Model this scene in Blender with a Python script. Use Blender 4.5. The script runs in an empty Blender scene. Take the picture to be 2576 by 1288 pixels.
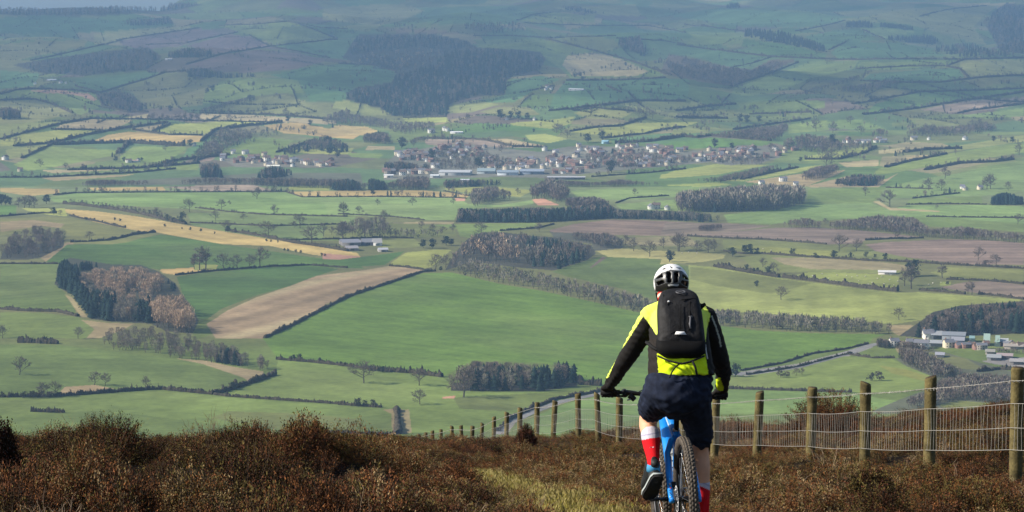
import bpy, bmesh, math, random
import numpy as np
from mathutils import Vector, Matrix

R = math.radians
rnd = random.Random(7)
nrs = np.random.RandomState(11)
scene = bpy.context.scene
col = scene.collection

# ------------------------------------------------------------------ camera, sky, sun, exposure
FV, UC, VC, V0 = 5810.0, 1288.0, 644.0, 30.0      # focal length, picture centre and eye level in traced units (picture 2576 x 1288)
PITCH = math.atan((VC - V0) / FV)
cam_d = bpy.data.cameras.new("camera")
cam = bpy.data.objects.new("camera", cam_d)
col.objects.link(cam)
cam_d.sensor_width = 36.0
cam_d.lens = 36.0 * FV / 2576.0
cam_d.clip_start, cam_d.clip_end = 0.1, 60000.0
cam.rotation_euler = (math.pi / 2 - PITCH, 0, 0)
scene.camera = cam

SUN_EL, SUN_AZ = R(34), math.atan2(-0.97, -0.12)   # sun stands to the left, very little behind the camera
to_sun = Vector((math.sin(SUN_AZ) * math.cos(SUN_EL), math.cos(SUN_AZ) * math.cos(SUN_EL), math.sin(SUN_EL)))
world = bpy.data.worlds.new("World")
scene.world = world
world.use_nodes = True
wn = world.node_tree
bg = wn.nodes["Background"]
sky = wn.nodes.new("ShaderNodeTexSky")
sky.sky_type = 'NISHITA'
sky.sun_disc = False
sky.sun_elevation = SUN_EL
sky.sun_rotation = SUN_AZ
sky.air_density, sky.dust_density, sky.ozone_density = 1.0, 1.5, 1.5
bg.inputs[1].default_value = 0.085
wn.links.new(sky.outputs[0], bg.inputs[0])
sd = bpy.data.lights.new("sun", 'SUN')
sd.energy, sd.angle, sd.color = 4.6, R(0.5), (1.0, 0.93, 0.82)
sun = bpy.data.objects.new("sun", sd)
sun.rotation_euler = to_sun.to_track_quat('Z', 'Y').to_euler()
col.objects.link(sun)
vs = scene.view_settings
vs.view_transform, vs.look, vs.exposure, vs.gamma, vs.use_curve_mapping = "Standard", "None", 0.56, 1.0, False
scene.cycles.volume_bounces = 1
scene.cycles.max_bounces = 6
scene.cycles.transparent_max_bounces = 6

# ------------------------------------------------------------------ helpers
def mat(name, color, rough=0.8, noise=None, attr=None, spec=0.3, metal=0.0, bump=None, sheen=0.0, trans=None):
    """Principled material. noise = (scale, low, high[, detail]) multiplies the colour; attr = colour attribute instead of color."""
    m = bpy.data.materials.new(name)
    m.use_nodes = True
    nt = m.node_tree
    b = nt.nodes["Principled BSDF"]
    b.inputs["Roughness"].default_value = rough
    b.inputs["Specular IOR Level"].default_value = spec
    b.inputs["Metallic"].default_value = metal
    if sheen: b.inputs["Sheen Weight"].default_value = sheen
    if attr:
        src = nt.nodes.new("ShaderNodeAttribute"); src.attribute_name = attr
        out = src.outputs["Color"]
    else:
        src = nt.nodes.new("ShaderNodeRGB"); src.outputs[0].default_value = (*color, 1)
        out = src.outputs[0]
    for nz in (noise if isinstance(noise, list) else [noise] if noise else []):
        tc = nt.nodes.new("ShaderNodeTexCoord")
        n = nt.nodes.new("ShaderNodeTexNoise"); n.inputs["Scale"].default_value = nz[0]
        n.inputs["Detail"].default_value = nz[3] if len(nz) > 3 else 4
        nt.links.new(tc.outputs["Object"], n.inputs["Vector"])
        mr = nt.nodes.new("ShaderNodeMapRange")
        mr.inputs["From Min"].default_value, mr.inputs["From Max"].default_value = 0.3, 0.7
        mr.inputs["To Min"].default_value, mr.inputs["To Max"].default_value = nz[1], nz[2]
        nt.links.new(n.outputs[0], mr.inputs[0])
        mx = nt.nodes.new("ShaderNodeVectorMath"); mx.operation = 'SCALE'
        nt.links.new(out, mx.inputs[0]); nt.links.new(mr.outputs[0], mx.inputs["Scale"])
        out = mx.outputs[0]
    nt.links.new(out, b.inputs["Base Color"])
    if bump:
        tc = nt.nodes.new("ShaderNodeTexCoord")
        n = nt.nodes.new("ShaderNodeTexNoise"); n.inputs["Scale"].default_value = bump[0]
        nt.links.new(tc.outputs["Object"], n.inputs["Vector"])
        bp = nt.nodes.new("ShaderNodeBump"); bp.inputs["Strength"].default_value = bump[1]; bp.inputs["Distance"].default_value = bump[2]
        nt.links.new(n.outputs[0], bp.inputs["Height"]); nt.links.new(bp.outputs[0], b.inputs["Normal"])
    return m

def tag(o, label=None, cat=None, group=None, kind=None):
    if label: o["label"] = label
    if cat: o["category"] = cat
    if group: o["group"] = group
    if kind: o["kind"] = kind
    return o

def link(o, parent=None):
    col.objects.link(o)
    if parent is not None: o.parent = parent
    return o

def empty(name, loc=(0, 0, 0), rz=0.0):
    o = bpy.data.objects.new(name, None)
    o.location = loc; o.rotation_euler = (0, 0, rz)
    o.empty_display_size = 0.2
    return link(o)

def mesh_np(name, verts, quads=None, tris=None, mats=(), colors=None, midx=None, smooth=False):
    """Mesh from numpy arrays: verts (n,3), quads (m,4), tris (k,3)."""
    me = bpy.data.meshes.new(name)
    verts = np.asarray(verts, np.float32)
    q = np.asarray(quads, np.int32).reshape(-1, 4) if quads is not None else np.zeros((0, 4), np.int32)
    t = np.asarray(tris, np.int32).reshape(-1, 3) if tris is not None else np.zeros((0, 3), np.int32)
    me.vertices.add(len(verts)); me.vertices.foreach_set("co", verts.ravel())
    loops = np.concatenate([q.ravel(), t.ravel()])
    me.loops.add(len(loops)); me.loops.foreach_set("vertex_index", loops)
    tot = np.concatenate([np.full(len(q), 4), np.full(len(t), 3)]).astype(np.int32)
    start = np.concatenate([[0], np.cumsum(tot)[:-1]]).astype(np.int32) if len(tot) else np.zeros(0, np.int32)
    me.polygons.add(len(tot)); me.polygons.foreach_set("loop_start", start); me.polygons.foreach_set("loop_total", tot)
    if midx is not None: me.polygons.foreach_set("material_index", np.asarray(midx, np.int32))
    for m in mats: me.materials.append(m)
    me.update(calc_edges=True)
    if colors is not None:
        a = me.color_attributes.new("col", 'FLOAT_COLOR', 'POINT')
        c = np.ones((len(verts), 4), np.float32); c[:, :3] = colors
        a.data.foreach_set("color", c.ravel())
    if smooth: me.polygons.foreach_set("use_smooth", np.ones(len(tot), bool))
    me.validate(verbose=False)
    return me

def obj_np(name, *a, parent=None, **k):
    return link(bpy.data.objects.new(name, mesh_np(name, *a, **k)), parent)

def obj_bm(name, bm, m, parent=None, smooth=False):
    me = bpy.data.meshes.new(name)
    bm.to_mesh(me); bm.free()
    for x in (m if isinstance(m, (list, tuple)) else [m]): me.materials.append(x)
    if smooth:
        for p in me.polygons: p.use_smooth = True
    return link(bpy.data.objects.new(name, me), parent)

class Acc:
    """Collects pieces of geometry (with vertex colours) into one mesh."""
    def __init__(s): s.v, s.q, s.t, s.c, s.n = [], [], [], [], 0
    def add(s, v, q=None, t=None, c=(1, 1, 1)):
        v = np.asarray(v, np.float32)
        s.v.append(v)
        if q is not None and len(q): s.q.append(np.asarray(q, np.int32) + s.n)
        if t is not None and len(t): s.t.append(np.asarray(t, np.int32) + s.n)
        cc = np.empty((len(v), 3), np.float32); cc[:] = c
        s.c.append(cc); s.n += len(v)
    def arrays(s):
        return (np.concatenate(s.v), np.concatenate(s.q) if s.q else None, np.concatenate(s.t) if s.t else None, np.concatenate(s.c))
    def build(s, name, mats, parent=None, smooth=False):
        v, q, t, c = s.arrays()
        return obj_np(name, v, q, t, mats=mats if isinstance(mats, (list, tuple)) else [mats], colors=c, parent=parent, smooth=smooth)

def tube_np(pts, radii, n=8, caps=True, squash=None):
    """Tube along a polyline. radii scalar per point (or (a, b) pairs)."""
    pts = [Vector(p) for p in pts]
    vs_, qs, ts = [], [], []
    up = None
    for i, p in enumerate(pts):
        d = (pts[min(i + 1, len(pts) - 1)] - pts[max(i - 1, 0)]).normalized()
        if up is None:
            up = Vector((0, 0, 1)) if abs(d.z) < 0.9 else Vector((0, -1, 0))
        s = d.cross(up)
        if s.length < 1e-6: s = d.cross(Vector((1, 0, 0)))
        s.normalize(); up = s.cross(d).normalized()
        r = radii[i] if isinstance(radii, (list, tuple)) else radii
        ra, rb = r if isinstance(r, (list, tuple)) else (r, r)
        for k in range(n):
            a = 2 * math.pi * k / n
            vs_.append(p + s * (ra * math.cos(a)) + up * (rb * math.sin(a)))
    for i in range(len(pts) - 1):
        for k in range(n):
            qs.append((i * n + k, i * n + (k + 1) % n, (i + 1) * n + (k + 1) % n, (i + 1) * n + k))
    if caps:
        for base, c, flip in ((0, pts[0], True), ((len(pts) - 1) * n, pts[-1], False)):
            vs_.append(c); ci = len(vs_) - 1
            for k in range(n):
                a, b = base + k, base + (k + 1) % n
                ts.append((ci, b, a) if flip else (ci, a, b))
    return np.array([tuple(v) for v in vs_], np.float32), qs, ts

def tube(name, pts, radii, m, parent=None, n=10, smooth=True):
    v, q, t = tube_np(pts, radii, n)
    return obj_np(name, v, q, t, mats=[m], parent=parent, smooth=smooth)

def box_np(lo, hi):
    x0, y0, z0 = lo; x1, y1, z1 = hi
    v = [(x0, y0, z0), (x1, y0, z0), (x1, y1, z0), (x0, y1, z0), (x0, y0, z1), (x1, y0, z1), (x1, y1, z1), (x0, y1, z1)]
    q = [(3, 2, 1, 0), (4, 5, 6, 7), (0, 1, 5, 4), (1, 2, 6, 5), (2, 3, 7, 6), (3, 0, 4, 7)]
    return np.array(v, np.float32), q

# ------------------------------------------------------------------ terrain
def pchip(xs, ys):
    xs, ys = np.array(xs, float), np.array(ys, float)
    h = np.diff(xs); s = np.diff(ys) / h
    d = np.zeros(len(xs)); d[0], d[-1] = s[0], s[-1]
    for i in range(1, len(xs) - 1):
        if s[i - 1] * s[i] > 0:
            w1, w2 = 2 * h[i] + h[i - 1], h[i] + 2 * h[i - 1]
            d[i] = (w1 + w2) / (w1 / s[i - 1] + w2 / s[i])
    def f(x):
        x = np.clip(x, xs[0], xs[-1])
        i = np.clip(np.searchsorted(xs, x, 'right') - 1, 0, len(xs) - 2)
        t = (x - xs[i]) / h[i]
        t2, t3 = t * t, t * t * t
        return (2*t3 - 3*t2 + 1)*ys[i] + (t3 - 2*t2 + t)*h[i]*d[i] + (3*t2 - 2*t3)*ys[i+1] + (t3 - t2)*h[i]*d[i+1]
    return f

prof = pchip(
    [-40, 0, 13, 21, 32.3, 44.5, 50.5, 57, 66, 75, 84.5, 97, 130, 200, 400, 700, 1000, 1240, 1700, 2600, 3340, 3700, 4200, 4900, 5600, 6300, 7000, 7800, 8500, 9500, 10500, 13000],
    [2, -1.6, -3.17, -4.38, -6.46, -8.58, -9.49, -10.78, -12.72, -14.58, -16.48, -19.11, -26.9, -45, -97, -170, -214, -230, -232, -232, -230, -218, -196, -163, -132, -102, -72, -30, 14, 95, 150, 170])

def sstep(a, b, x):
    t = np.clip((np.asarray(x, float) - a) / (b - a), 0, 1)
    return t * t * (3 - 2 * t)

WAVES = [(nrs.uniform(0, 6.28), nrs.uniform(0, 6.28), s) for s in (1500, 1250, 1000, 760, 600, 470, 360, 290)]
def waves(x, y):
    z = 0.0
    for (a, p, s) in WAVES:
        z = z + s * np.sin((x * math.cos(a) + y * math.sin(a)) * 6.283 / s + p + 1.3 * np.sin((x * math.sin(a) - y * math.cos(a)) * 3.1 / s))
    return z / 1500.0
NW = [(nrs.uniform(0, 6.28), nrs.uniform(0, 6.28), s) for s in (9.0, 6.1, 4.3, 2.9, 1.9, 1.3)]

def path_x(y):
    return np.interp(y, [-20, 0, 5, 10, 13, 18.3, 22, 27, 31, 38, 60], [0, 0, 0.5, 0.95, 0.92, 0.30, -0.08, -0.62, -1.6, -3.4, -9])

def terrain(x, y):
    x = np.asarray(x, float); y = np.asarray(y, float)
    z = prof(y)
    far = sstep(900, 1500, y)
    hill = sstep(3300, 4600, y)
    z = z + far * waves(x, y) * (2.2 + 13.0 * hill)
    # skyline: the left end of the ridge drops away behind its crest
    a = x / np.maximum(y, 1.0)
    crest = 8450 - 0.0 * a
    s = sstep(-0.165, -0.128, a)
    drop = 14 + 8 * np.sin(a * 60) - (y - crest) * 0.06
    z = np.where(y > crest, s * z + (1 - s) * np.minimum(z, drop), z)
    # the moor edge we stand on
    near = 1 - sstep(90, 160, y)
    bl = np.clip(-(x + 1.1), 0, 30); br = np.clip(x - 2.4, 0, 30)
    mid = 1 - sstep(26, 34, y)
    bank = 0.060 * bl * mid - 0.02 * bl * (1 - mid) + 0.075 * br * sstep(20, 30, y)
    n = 0.0
    for (q, p, sc) in NW:
        n = n + sc * np.sin((x * math.cos(q) + y * math.sin(q)) * 6.283 / sc + p)
    rough = np.clip(np.abs(x - path_x(y)) - 0.5, 0, 1)
    return z + near * (bank + n * 0.011 * rough)

CP, SP = math.cos(PITCH), math.sin(PITCH)
def ray(u, v):
    """Direction (x/y, z/y) of the sight line through traced point (u, v)."""
    a = (np.asarray(u, float) - UC) / FV; b = (VC - np.asarray(v, float)) / FV
    dy = CP + b * SP; dz = -SP + b * CP
    return a / dy, dz / dy
def project(x, y, z):
    f = y * CP - z * SP; up = y * SP + z * CP
    return UC + FV * x / f, VC - FV * up / f

_yy = np.geomspace(1040, 12000, 3000)
_vv = np.minimum.accumulate(-prof(_yy) / _yy)
def hit(u, v, ys=None):
    """First point where the sight lines through (u, v) meet the ground."""
    u = np.atleast_1d(np.asarray(u, float)); v = np.atleast_1d(np.asarray(v, float))
    out = np.zeros((len(u), 3))
    for i in range(0, len(u), 4000):
        m, k = ray(u[i:i+4000], v[i:i+4000])
        if ys is None:
            y0 = np.interp(k, -_vv, _yy)
            Y = np.minimum(y0[:, None] * np.geomspace(.74, 1.4, 64)[None, :], 9900)
        else:
            Y = np.broadcast_to(ys[None, :], (len(m), len(ys)))
        g = terrain(m[:, None] * Y, Y) - k[:, None] * Y
        above = g > 0
        j = np.argmax(above, axis=1); j = np.where(above.any(axis=1), np.maximum(j, 1), Y.shape[1] - 1)
        r = np.arange(len(j))
        g0, g1 = g[r, j-1], g[r, j]
        t = np.clip(np.where(np.abs(g1 - g0) > 1e-9, -g0 / (g1 - g0), 0), 0, 1)
        y = Y[r, j-1] + t * (Y[r, j] - Y[r, j-1])
        out[i:i+4000, 0] = m * y; out[i:i+4000, 1] = y; out[i:i+4000, 2] = terrain(m * y, y)
    return out
def hit1(u, v, ys=None): return Vector(hit([u], [v], ys)[0])
NEAR_YS = np.linspace(6, 140, 900)

ZONE = {'A': (0, 0), 'B': (851, 0), 'C': (1702, 0), 'D': (0, 414), 'E': (851, 414), 'F': (1702, 414), 'G': (0, 851), 'H': (851, 851), 'I': (1702, 851)}
ZONE_S = {'P': ((966.0, 331.2), .19643), 'Q': ((1472.0, 331.2), .19643), 'K': ((2244.8, 818.8), .12857)}
def trace(spec):
    out, off, s = [], (0, 0), 0.33929
    for w in spec.split():
        if w in ZONE: off, s = ZONE[w], 0.33929
        elif w in ZONE_S: off, s = ZONE_S[w]
        elif w == 'V': off, s = (0, 0), 1.0
        else:
            a, b = w.split(',')[:2]; out.append((off[0] + float(a) * s, off[1] + float(b) * s))
    return np.array(out)

def inside(poly, u, v):
    r = np.zeros(u.shape, bool)
    n = len(poly)
    for i in range(n):
        x1, y1 = poly[i]; x2, y2 = poly[(i + 1) % n]
        if y1 == y2: continue
        c = ((y1 > v) != (y2 > v)) & (u < (x2 - x1) * (v - y1) / (y2 - y1) + x1)
        r ^= c
    return r
# ------------------------------------------------------------------ fields: ground colours of the valley (grass, plough, stubble; middle band lightened with haze light in the colour)
PAL = dict(
    G1=(.066, .128, .034), G2=(.108, .152, .048), G3=(.150, .170, .064), LG=(.135, .200, .074), YG=(.200, .230, .072),
    ST=(.420, .305, .118), SY=(.300, .260, .100), SP=(.262, .182, .104), TN=(.270, .215, .110), PL=(.210, .150, .110), PU=(.135, .090, .085), BR=(.120, .085, .055), DG=(.036, .085, .036),
    RD=(.42, .23, .15), WD=(.050, .048, .032), OL=(.125, .135, .062), GY=(.24, .22, .20), SC=(.100, .100, .066), TE=(.070, .135, .060), LW=(.102, .178, .036), PA=(.215, .255, .085), TW=(.125, .118, .088), LB=(.140,.190,.058))
for _k in ('G1', 'G2', 'G3', 'LG', 'YG', 'DG', 'OL', 'TE', 'LB', 'LW', 'PA'):
    PAL[_k] = (PAL[_k][0] * 1.10, PAL[_k][1] * 1.02, PAL[_k][2] * .84)
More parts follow.
